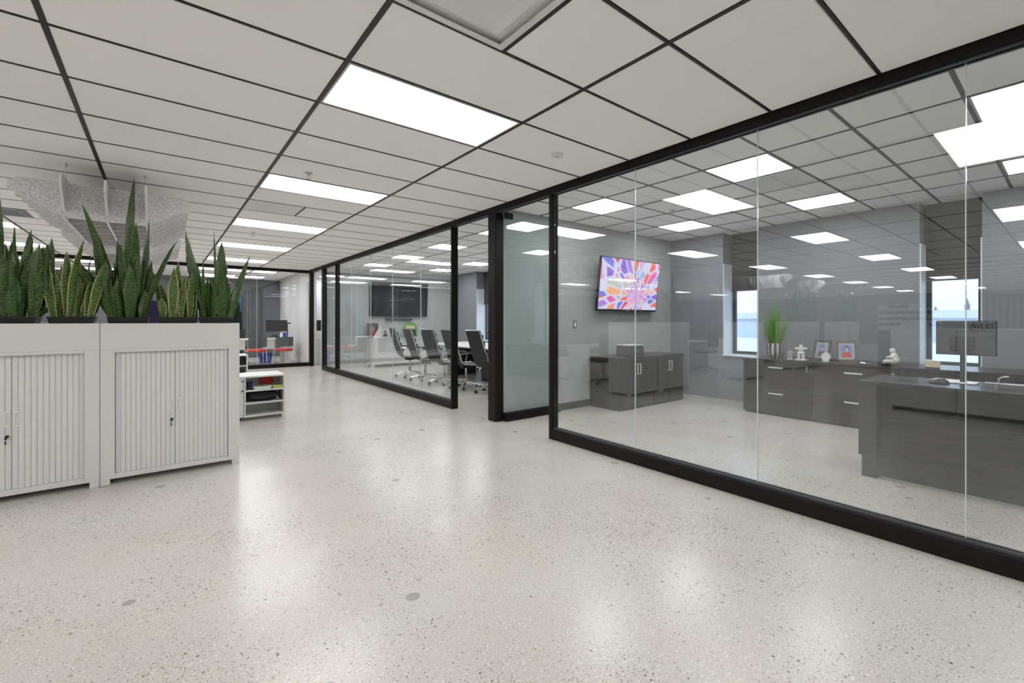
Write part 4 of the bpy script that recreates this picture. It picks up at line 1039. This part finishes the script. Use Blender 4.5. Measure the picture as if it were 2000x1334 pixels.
# ------------------------------------------------------------------ meeting room
mt_ = thing('meeting_table', 'long white topped meeting table', 'table', (5.55, 8.1, 0))
RB(-0.68, 0.68, -2.3, 2.1, 0.70, 0.735, b=0.008).build('top', 'white', mt_)
for y in (-1.6, -0.1, 1.4):
    RB(-0.32, 0.32, y - 0.14, y + 0.14, 0.0, 0.70, b=0.006).build('leg', 'blk', mt_)
def make_conf_chair(label, x, y, rz, fabric):
    o = thing('meeting_chair', label, 'chair', (x, y, 0), rz, 'high back meeting chairs')
    # faces +x. sling profile in (x, z)
    prof = [(-0.40, 1.10), (-0.385, 1.06), (-0.30, 0.78), (-0.24, 0.60), (-0.21, 0.52), (-0.15, 0.47), (0.05, 0.455), (0.22, 0.465), (0.275, 0.44)]
    m = MB(); hw = 0.235; T = 0.028
    for k in range(len(prof) - 1):
        (xa, za), (xb, zb) = prof[k], prof[k + 1]
        n = Vector((zb - za, 0, -(xb - xa))).normalized() * T
        if k == 0: nprev = n
        if k < len(prof) - 2:
            (xc, zc) = prof[k + 2]; n2 = Vector((zc - zb, 0, -(xc - xb))).normalized() * T; nb = (n + n2).normalized() * T
        else: nb = n
        a0, a1 = Vector((xa, -hw, za)), Vector((xa, hw, za)); b0, b1 = Vector((xb, -hw, zb)), Vector((xb, hw, zb))
        m.quad([a0, a1, b1, b0]); m.quad([a0 + nprev, b0 + nb, b1 + nb, a1 + nprev])
        m.quad([a0, b0, b0 + nb, a0 + nprev]); m.quad([a1, a1 + nprev, b1 + nb, b1])
        if k == 0: m.quad([a0, a0 + nprev, a1 + nprev, a1])
        if k == len(prof) - 2: m.quad([b0, b1, b1 + nb, b0 + nb])
        nprev = nb
    m.build('sling', fabric, o)
    # cushion rolls on the back
    mm = MB()
    for z_, x_ in ((0.98, -0.345), (0.86, -0.31), (0.74, -0.27), (0.62, -0.225)): mm.rbox(x_ - 0.012, x_ + 0.028, -hw + 0.01, hw - 0.01, z_ - 0.05, z_ + 0.05, 0.014)
    mm.build('back_pad', fabric, o)
    for s_ in (-1, 1):
        y_ = s_ * (hw + 0.012)
        MB().tube([(px - 0.004, y_, pz) for px, pz in prof], 0.015, 8).build('side_frame', 'chrome', o)
        MB().tube([(-0.245, y_, 0.60), (-0.26, y_ + s_ * 0.03, 0.66), (-0.15, y_ + s_ * 0.035, 0.675), (0.10, y_ + s_ * 0.035, 0.67), (0.15, y_ + s_ * 0.03, 0.64), (0.10, y_, 0.47)], 0.010, 8).build('arm_frame', 'chrome', o)
        RB(-0.16, 0.11, y_ + s_ * 0.035 - 0.022, y_ + s_ * 0.035 + 0.022, 0.680, 0.700, b=0.008).build('arm_pad', 'blk', o)
    MB().tube([(-0.404, -hw - 0.012, 1.10), (-0.404, hw + 0.012, 1.10)], 0.013, 8).build('top_bar', 'chrome', o)
    MB().tube([(-0.02, -hw, 0.44), (-0.02, hw, 0.44)], 0.011, 8).build('cross_bar', 'chrome', o)
    RB(-0.11, 0.09, -0.07, 0.07, 0.385, 0.435, b=0.012).build('mechanism', 'blk', o)
    MB().lathe([(0, 0.09), (0.03, 0.09), (0.03, 0.22), (0.022, 0.225), (0.022, 0.385), (0, 0.385)], (-0.01, 0, 0), 14).build('column', 'chrome', o, True)
    for k in range(5):
        a = R(72 * k + 20); c, s_ = math.cos(a), math.sin(a)
        MB().tube([(-0.01 + 0.025 * c, 0.025 * s_, 0.115), (-0.01 + 0.16 * c, 0.16 * s_, 0.10), (-0.01 + 0.30 * c, 0.30 * s_, 0.07)], [0.022, 0.018, 0.013], 8).build('base_leg', 'chrome', o)
        x_, y_ = -0.01 + 0.30 * c, 0.30 * s_
        w_ = MB()
        for dd in (-0.012, 0.012): w_.tube([(x_ - s_ * (dd - 0.008), y_ + c * (dd - 0.008), 0.028), (x_ - s_ * (dd + 0.008), y_ + c * (dd + 0.008), 0.028)], 0.028, 12)
        w_.tube([(x_, y_, 0.03), (x_, y_, 0.065)], 0.008, 6)
        w_.build('caster', 'blk', o)
    return o
chair0 = make_conf_chair('black high back meeting chair nearest the open glass door', 4.52, 6.65, R(-4), 'chair_fabric')
near = [(4.50, 5.92, -3, 'black high back meeting chair seen through the narrow gap beside the door'), (4.44, 7.42, -5, 'high back meeting chair behind the doorway post'), (4.40, 8.20, 3, 'third high back chair from the far end, corridor side'), (4.36, 8.98, -6, 'second high back chair from the far end, corridor side'), (4.38, 9.80, -10, 'high back meeting chair at the far end of the corridor side')]
for x, y, a, lab in near: dup(chair0, (x, y, 0), R(a), lab)
for k, y in enumerate((6.5, 7.3, 8.1, 8.9, 9.7)):
    dup(chair0, (6.45, y, 0), R(180 + (-6, 4, -3, 5, 0)[k]), 'high back chair on the window side of the table, ' + ['nearest', 'second', 'third', 'fourth', 'farthest'][k])
# white credenza with awards
wcz = thing('white_credenza', 'white two door credenza below the black television', 'credenza', (4.38, 12.27, 0))
W, D, H = 1.9, 0.47, 0.80
RB(0, W, -0.01, D, H - 0.03, H, b=0.003).build('top', 'white', wcz)
B(0.0, W, 0.02, D, 0.07, H - 0.03).build('carcass', 'white', wcz)
for k in range(3):
    x0 = k * W / 3 + 0.004; x1 = (k + 1) * W / 3 - 0.004
    d = RB(x0, x1, 0.0, 0.02, 0.08, H - 0.035, b=0.002).build('door', 'white', wcz)
    RB((x0 + x1) / 2 - 0.08, (x0 + x1) / 2 + 0.08, -0.022, -0.012, H - 0.085, H - 0.075, b=0.002).build('handle', 'steel', d)
    MB().tube([(x1 - 0.05, 0.0, H - 0.08), (x1 - 0.05, -0.012, H - 0.08)], 0.012, 10).build('lock', 'blk', d)
for x in (0.03, W - 0.09):
    for y in (0.02, D - 0.08): RB(x, x + 0.06, y, y + 0.06, 0, 0.07, b=0.002).build('foot', 'white', wcz)
ctv = thing('television', 'large black switched off television on the meeting room wall', 'television', (5.33, CY1 - 0.10, 1.90)); ctv.rotation_euler = (R(4), 0, 0)
RB(-0.87, 0.87, -0.02, 0.02, -0.50, 0.48, b=0.006).build('bezel', 'blk', ctv)
B(-0.86, 0.86, -0.0215, -0.0195, -0.485, 0.47).build('screen', 'blk_gloss', ctv)
RB(-0.35, 0.35, 0.02, 0.075, -0.15, 0.15, b=0.006).build('wall_bracket', 'graphite', ctv)
sb = thing('soundbar', 'black soundbar mounted below the meeting room television', 'soundbar', (5.33, CY1 - 0.055, 1.32))
RB(-0.40, 0.40, -0.045, 0.045, -0.03, 0.03, b=0.02).build('body', 'blk', sb)
B(-0.38, 0.38, -0.0465, -0.0445, -0.012, 0.012).build('grille', 'mesh_grey', sb)
def plaque(x, z, W, H, mat, label, fmat, y=12.52):
    o = thing('award_plaque', label, 'award', (x, y, 0.8075)); o.rotation_euler = (R(-10), 0, 0)
    RB(-W / 2, W / 2, 0, 0.016, 0, H, b=0.003).build('board', fmat, o)
    q = MB(); a = W / 2 - 0.02; q.quad([(-a, -0.001, 0.02), (a, -0.001, 0.02), (a, -0.001, H - 0.02), (-a, -0.001, H - 0.02)], [(0, 0), (1, 0), (1, 1), (0, 1)]); q.build('print', mat, o)
    B(-0.02, 0.02, 0.016, 0.05, 0, 0.01).build('stand', 'blk', o)
plaque(4.52, 0, 0.30, 0.40, 'award_red', 'dark framed red award standing on the white credenza', 'blk')
plaque(4.86, 0, 0.20, 0.24, 'award_gold', 'small pale award with a gold emblem on the white credenza', 'small_white')
gpl = thing('green_award', 'rounded green framed picture standing on the white credenza', 'award', (5.62, 12.52, 0.8045)); gpl.rotation_euler = (R(-8), 0, 0)
pts = [(-0.19, 0.0), (0.19, 0.0), (0.21, 0.20)] + [(0.21 * math.cos(R(a)), 0.24 + 0.19 * math.sin(R(a))) for a in range(10, 180, 20)] + [(-0.21, 0.20)]
MB().prism(pts, 'y', 0, 0.02).build('board', 'green_plate', gpl); RB(-0.16, 0.16, -0.003, 0.0, 0.03, 0.22, b=0.001).build('panel', 'blk', gpl); RB(-0.13, 0.13, -0.004, -0.0005, 0.25, 0.33, b=0.001).build('banner', 'cream', gpl)
st_ = thing('paper_sail', 'white folded paper card leaning before the red award', 'card', (4.60, 12.42, 0.8005))
MB().prism([(-0.13, 0.0), (0.10, 0.0), (0.10, 0.33), (0.07, 0.35)], 'y', 0.0, 0.012).build('card', 'paper', st_)
wb = thing('white_tube_lamp', 'thin white stand on the white credenza below the soundbar', 'stand', (5.14, 12.5, 0.8005))
MB().tube([(0, 0, 0.012), (0, 0, 0.42)], 0.014, 10).build('pole', 'white_plastic', wb); MB().lathe([(0, 0), (0.07, 0), (0.07, 0.012), (0, 0.012)], n=18).build('base', 'white_plastic', wb); RB(-0.12, 0.12, -0.02, 0.02, 0.42, 0.436, b=0.004).build('head', 'white_plastic', wb)

# ------------------------------------------------------------------ far office
fd = thing('white_desk', 'white desk inside the far glass office', 'desk', (0, 15.6, 0))
RB(0.8, 3.12, -0.35, 0.45, 0.715, 0.745, b=0.003).build('top', 'white', fd)
for x in (0.85, 2.85): RB(x, x + 0.12, -0.30, 0.40, 0, 0.715, b=0.003).build('leg', 'white', fd)
for x in (1.55, 2.28, 2.78): RB(x, x + 0.30, -0.34, -0.30, 0.44, 0.715, b=0.003).build('modesty_panel', 'white', fd)
fm = thing('desktop_monitor', 'black monitor on a clamp arm on the white far desk', 'monitor', (2.72, 15.75, 0.745)); fm.rotation_euler = (0, 0, R(10))
RB(-0.30, 0.30, -0.015, 0.015, 0.20, 0.55, b=0.004).build('screen', 'blk', fm)
MB().tube([(0.33, 0.06, 0.0), (0.33, 0.06, 0.48)], 0.016, 10).build('arm_pole', 'blk', fm)
MB().tube([(0.33, 0.06, 0.40), (0.15, 0.10, 0.40), (0.0, 0.02, 0.38)], 0.014, 8).build('arm', 'blk', fm)
RB(0.26, 0.42, 0.03, 0.09, 0.44, 0.48, b=0.005).build('arm_clamp', 'blk', fm)
m = MB(); m.rbox(2.02, 2.42, 15.35, 15.60, 0.7455, 0.765, 0.003)
tag(m.build('keyboard', 'grey_plastic'), 'grey keyboard on the white far desk', 'keyboard')
clt = thing('cable_bundle', 'dark clutter of cables with a blue cloth on the white far desk', 'cables', (2.75, 15.52, 0.7455))
m = MB()
for k in range(9):
    a = k * 0.7; m.tube([(-0.22 + 0.05 * k, 0.12, 0.01), (-0.15 + 0.04 * k, 0.15 + 0.03 * math.sin(a), 0.08 + 0.03 * math.cos(a)), (-0.05 + 0.035 * k, 0.14, 0.012)], 0.012, 6)
m.build('cables', 'blk_soft', clt); RB(0.10, 0.19, 0.0, 0.03, 0.0, 0.17, b=0.01).build('cloth', 'blue', clt); RB(0.02, 0.09, 0.01, 0.03, 0.02, 0.15, b=0.01).build('paper_tag', 'paper', clt)
def stack_chair(label, x, y, rz):
    o = thing('stacking_chair', label, 'chair', (x, y, 0), rz, 'red seated stacking chairs')
    m = MB(); n = 8     # curved backrest at -y, faces +y
    for k in range(n):
        def c(k, z, off): a = -0.9 + 1.8 * k / n; return (0.225 * math.sin(a) / math.sin(0.9), -0.21 - 0.05 * math.cos(a) + off - 0.10 * (z - 0.5), z)
        for off in (0, 0.016): m.quad([c(k, 0.54, off), c(k + 1, 0.54, off), c(k + 1, 0.81, off), c(k, 0.81, off)])
    m.build('backrest', 'mesh_grey', o)
    RB(-0.215, 0.215, -0.20, 0.22, 0.40, 0.475, b=0.025).build('seat', 'red', o)
    for sx in (-1, 1):
        MB().tube([(sx * 0.225, 0.20, 0.0), (sx * 0.225, 0.19, 0.42)], 0.010, 8).build('leg', 'chrome', o)
        MB().tube([(sx * 0.225, -0.24, 0.0), (sx * 0.225, -0.20, 0.43), (sx * 0.222, -0.235, 0.60), (sx * 0.215, -0.265, 0.81)], 0.010, 8).build('leg', 'chrome', o)
        MB().tube([(sx * 0.225, -0.20, 0.43), (sx * 0.225, 0.19, 0.42)], 0.009, 8).build('seat_rail', 'chrome', o)
    return o
sc0 = stack_chair('grey backed chair with red seat on the left before the far desk', 2.04, 14.82, R(4))
dup(sc0, (2.72, 14.78, 0), R(-3), 'grey backed chair with red seat on the right before the far desk')
tc_ = thing('task_chair', 'black task chair back with green light behind the far desk', 'chair', (1.75, 16.35, 0))
RB(-0.22, 0.22, 0.0, 0.03, 0.60, 1.02, b=0.015).build('backrest', 'blk_soft', tc_); RB(-0.23, 0.23, -0.45, 0.0, 0.44, 0.50, b=0.02).build('seat', 'blk_soft', tc_)
MB().tube([(0, -0.22, 0.09), (0, -0.22, 0.44)], 0.025, 10).build('column', 'steel', tc_)
for k in range(5):
    a = R(72 * k); MB().tube([(0, -0.22, 0.09), (0.28 * math.cos(a), -0.22 + 0.28 * math.sin(a), 0.05)], [0.02, 0.012], 8).build('base_leg', 'blk', tc_)
    MB().tube([(0.28 * math.cos(a) - 0.015, -0.22 + 0.28 * math.sin(a), 0.025), (0.28 * math.cos(a) + 0.015, -0.22 + 0.28 * math.sin(a), 0.025)], 0.025, 10).build('caster', 'blk', tc_)
MB().tube([(0, -0.1, 0.45), (0, 0.03, 0.5), (0, 0.04, 0.75)], 0.02, 8).build('back_post', 'blk', tc_)
for k, (x, y, a) in enumerate(((-0.30, 5.98, 200), (-1.15, 5.95, 160), (0.1, 8.1, 20), (-4.3, 6.0, 185), (-7.6, 6.0, 170))):
    dup(tc_, (x, y, 0), R(a), label=['black task chair behind the cabinet next to the walkway', 'black task chair behind the left cabinet', 'black task chair by the small open shelf', 'black task chair at the second desk, mirrored in the glass', 'black task chair at the third desk, mirrored in the glass'][k], group='black task chairs')
bn = thing('recycling_bin', 'blue recycling bin with a white ring mark under the far desk', 'bin', (2.42, 15.75, 0))
bn.scale = (0.8, 0.8, 0.8)
m = MB(); A = [(-0.17, -0.12, 0), (0.17, -0.12, 0), (0.17, 0.12, 0), (-0.17, 0.12, 0)]; Bb = [(-0.20, -0.15, 0.36), (0.20, -0.15, 0.36), (0.20, 0.15, 0.36), (-0.20, 0.15, 0.36)]; C2 = [(-0.18, -0.13, 0.36), (0.18, -0.13, 0.36), (0.18, 0.13, 0.36), (-0.18, 0.13, 0.36)]; D2 = [(-0.155, -0.105, 0.012), (0.155, -0.105, 0.012), (0.155, 0.105, 0.012), (-0.155, 0.105, 0.012)]
for a, b in ((A, Bb), (Bb, C2), (C2, D2)):
    for i in range(4): m.quad([a[i], a[(i + 1) % 4], b[(i + 1) % 4], b[i]])
m.quad(A); m.quad(D2); m.build('tub', 'blue', bn)
m = MB()
for k in range(3):
    a0 = R(90 + 120 * k); pts = [(0.06 + 0.05 * math.cos(a0 + R(8 * q)), -0.139, 0.18 + 0.05 * math.sin(a0 + R(8 * q))) for q in range(11)]
    m.tube(pts, 0.008, 6)
m.build('mark', 'paper', bn)
# copy room behind the far doorway
cp = thing('copier', 'black printer on a white stand beyond the far doorway', 'printer', (3.80, 14.5, 0))
RB(-0.35, 0.35, 0.0, 0.55, 0.0, 0.72, b=0.004).build('stand', 'white', cp); RB(-0.32, 0.32, 0.02, 0.5, 0.72, 0.98, b=0.02).build('body', 'white_plastic', cp); RB(-0.33, 0.33, 0.02, 0.5, 0.98, 1.30, b=0.02).build('scanner', 'blk', cp)

# ------------------------------------------------------------------ open floor left of the camera (seen mirrored in the glass)
def cab_group(x, y, n, gi, where, plants):
    for k in range(n):
        dup(cab, (x - 0.9 * (k + 1), y, 0), label='white tambour cabinet %s, mirrored in the glass, %s from the corridor' % (where, ['first', 'second'][k]), group='mirrored cabinets %s' % where)
        dup(pl, (x - 0.9 * (k + 1), y, 1.0475), label='white planter box %s, mirrored in the glass, %s from the corridor' % (where, ['first', 'second'][k]), group='mirrored planters %s' % where)
        for q, pr in enumerate(plants):
            dup(pr, (x - 0.9 * (k + 1) + 0.17 + 0.29 * q, y + 0.135, 1.2135), label='snake plant %s, mirrored in the glass, %s from the corridor' % (where, ['third', 'second', 'first', 'sixth', 'fifth', 'fourth'][3 * k + q]), group='mirrored snake plants %s' % where)
cab_group(-3.0, 4.55, 1, 0, 'in the second cabinet run', (sp3, sp5, sp4))
cab_group(-6.1, 4.75, 2, 1, 'in the third cabinet run', (sp3, sp1, sp5))
cab_group(-9.7, 4.75, 2, 2, 'in the farthest cabinet run', (sp1, sp3, sp5))
# low white cabinets and desks between the runs
def low_cab(x, y, label, W=0.85, H=0.56):
    o = thing('low_cabinet', label, 'cabinet', (x, y, 0))
    RB(0, W, 0, 0.45, 0.05, H - 0.025, b=0.003).build('carcass', 'white', o); RB(-0.005, W + 0.005, -0.005, 0.455, H - 0.025, H, b=0.003).build('top', 'white', o)
    for k in range(2):
        d = RB(k * W / 2 + 0.003, (k + 1) * W / 2 - 0.003, -0.018, -0.0005, 0.06, H - 0.03, b=0.002).build('door', 'white', o); RB(k * W / 2 + (W / 2 - 0.04 if k == 0 else 0.02), k * W / 2 + (W / 2 - 0.02 if k == 0 else 0.04), -0.024, -0.018, H - 0.22, H - 0.10, b=0.002).build('handle', 'steel', d)
    for fx in (0, W - 0.05):
        for fy in (0, 0.40): RB(fx, fx + 0.05, fy, fy + 0.05, 0, 0.05, b=0.002).build('foot', 'white', o)
low_cab(-3.0, 6.0, 'low white cabinet between the first and second runs, mirrored in the glass')
def work_desk(x, y, label):
    o = thing('work_desk', label, 'desk', (x, y, 0))
    RB(0, 1.6, 0, 0.75, 0.71, 0.74, b=0.003).build('top', 'white', o)
    for dx in (0.03, 1.53): RB(dx, dx + 0.04, 0.03, 0.72, 0, 0.71, b=0.003).build('leg', 'white', o)
    RB(0.0, 1.6, 0.75, 0.78, 0.50, 1.16, b=0.004).build('privacy_screen', 'mesh_grey', o)
for k, (x, y) in enumerate(((-2.0, 6.6), (-4.9, 6.4), (-8.2, 6.4))):
    work_desk(x, y, ['white work desk behind the nearest cabinet run', 'white work desk behind the second cabinet run, mirrored in the glass', 'white work desk behind the third cabinet run, mirrored in the glass'][k])
# purple chair back seen between the plants
pc = thing('purple_chair', 'dark purple high chair back glimpsed between the snake plants', 'chair', (0.05, 7.4, 0))
RB(-0.20, 0.20, 0, 0.05, 0.75, 1.52, b=0.02).build('backrest', 'purple', pc); RB(-0.22, 0.22, -0.45, 0.03, 0.52, 0.60, b=0.02).build('seat', 'purple', pc); MB().tube([(0, -0.2, 0.06), (0, -0.2, 0.52)], 0.03, 10).build('column', 'blk', pc)
for k in range(5):
    a = R(72 * k + 10); MB().tube([(0, -0.2, 0.07), (0.28 * math.cos(a), -0.2 + 0.28 * math.sin(a), 0.02)], [0.022, 0.018], 8).build('base_leg', 'blk', pc)
MB().tube([(0, -0.1, 0.55), (0, 0.06, 0.62), (0, 0.06, 0.9)], 0.02, 8).build('back_post', 'blk', pc)
# tall lateral files facing the glass
lf0 = thing('lateral_file', 'grey white lateral file, first from the left, mirrored over the desk', 'cabinet', (-1.55, 1.05, 0), group='lateral files facing the glass')
W, D, H = 0.70, 0.46, 1.16
B(-D, -0.02, 0, W, 0.05, H - 0.02).build('carcass', 'white', lf0); RB(-D, 0.004, -0.001, W + 0.001, H - 0.02, H, b=0.003).build('top', 'white', lf0); B(-D + 0.02, -0.05, 0.02, W - 0.02, 0, 0.05).build('plinth', 'blk', lf0)
for k in range(3):
    z = 0.06 + k * 0.36; d = RB(-0.02, 0.0, 0.01, W - 0.01, z, z + 0.352, b=0.004).build('drawer', 'white', lf0); RB(0.0, 0.006, W / 2 - 0.06, W / 2 + 0.06, z + 0.27, z + 0.29, b=0.002).build('handle', 'steel', d)
for k in range(1, 4): dup(lf0, (-1.55, 1.05 - 0.704 * k, 0), label='grey white lateral file, %s from the left, mirrored over the desk' % ['', 'second', 'third', 'fourth'][k])
# living wall unit
lw = thing('plant_wall', 'free standing wall planter with white pockets of leafy plants, mirrored in the glass', 'plant wall', (-9.0, 2.3, 0))
B(-0.10, 0.0, 0, 1.35, 0.0, 1.02).build('lower_panel', 'burgundy', lw); B(-0.10, -0.02, 0, 1.35, 1.02, 1.72).build('grid_panel', 'white', lw)
rr = random.Random(9)
for i in range(6):
    for j in range(4):
        y_, z_ = 0.03 + 0.215 * i, 1.04 + 0.165 * j
        MB().prism([(-0.02, z_), (0.06, z_ + 0.02), (0.08, z_ + 0.10), (-0.02, z_ + 0.10)], 'y', y_, y_ + 0.17).build('pocket', 'white', lw)
        m = MB()
        if rr.random() < 0.8:
            for q in range(26):
                a = rr.uniform(0, 2 * PI); l_ = rr.uniform(0.08, 0.17); b0 = Vector((0.03, y_ + 0.085, z_ + 0.09)); tip = b0 + Vector((abs(math.cos(a)) * l_, math.sin(a) * l_, rr.uniform(-0.02, 0.07))); mid = (b0 + tip) / 2 + Vector((0, 0, 0.03)); sd = Vector((0, rr.uniform(-0.02, 0.02), 0.032))
                m.quad([b0, mid - sd, tip, mid + sd])
            m.build('foliage', 'dark_leaf', lw)['kind'] = 'stuff'
# slatted divider
sd_ = thing('slat_divider', 'dark slatted room divider, mirrored at the right edge', 'divider', (-9.0, 0.25, 0))
RB(-0.05, 0.05, 0, 1.5, 0.0, 0.80, b=0.004).build('base', 'blind', sd_); RB(-0.04, 0.04, 0, 1.5, 1.84, 1.92, b=0.004).build('top_rail', 'blind', sd_)
for k in range(13): RB(-0.03, 0.03, 0.04 + k * 0.115, 0.085 + k * 0.115, 0.80, 1.84, b=0.003).build('slat', 'blind', sd_)

# ------------------------------------------------------------------ outside
gd = B(XB + 0.5, 120, -70, 90, -0.5, -0.4).build('ground', 'snow'); tag(gd, 'pale snowy ground outside the windows', 'ground', kind='structure')
ob = thing('warehouse', 'long low pale building outside the windows', 'building', (46, 0, -0.4))
B(0, 14, -40, 40, 0, 1.9).build('wall', 'far_wall', ob); B(-0.3, 14.3, -40.3, 40.3, 1.9, 2.5).build('roof', 'snow', ob)
rr = random.Random(3)
for k in range(6):
    x, y = 72, 1 + 2.6 * k + rr.uniform(-.4, .4); h = rr.uniform(3.2, 4.6)
    o = thing('distant_tree', 'hazy conifer behind the low building, number %d from the right in the row' % (k + 1), 'tree', (x, y, -0.4), group='distant conifers'); o['label'] = 'hazy conifer behind the low building outside, %s from the right' % ['first', 'second', 'third', 'fourth', 'fifth', 'sixth'][k]
    MB().tube([(0, 0, 0), (0, 0, h * .9)], 0.08, 6).build('trunk', 'far_tree', o)
    MB().lathe([(0, 0.8), (0.75, 0.9), (0.35, h * .45), (0.55, h * .45), (0.2, h * .75), (0.3, h * .75), (0, h)], n=9).build('crown', 'far_tree', o)
far_g = B(-10, 10, 19.0, 60, -0.5, -0.4).build('ground', 'dark_leaf'); tag(far_g, 'green lawn outside the far office windows', 'ground', kind='structure')
for k in range(5):
    x = -3.2 + 2.5 * k
    o = thing('garden_tree', 'leafy tree outside the far office windows, ' + ['leftmost', 'second from left', 'middle one', 'second from right', 'rightmost'][k], 'tree', (x, 23 + (k % 2), -0.4), group='trees outside the far office')
    MB().tube([(0, 0, 0), (0, 0, 1.6)], 0.09, 6).build('trunk', 'soil', o)
    m = MB()
    for q in range(6): ball(m, (rr.uniform(-.5, .5), rr.uniform(-.4, .4), 1.4 + rr.uniform(-.6, 1.1)), rr.uniform(.45, .7), 9, 6)
    m.build('crown', 'dark_leaf', o)
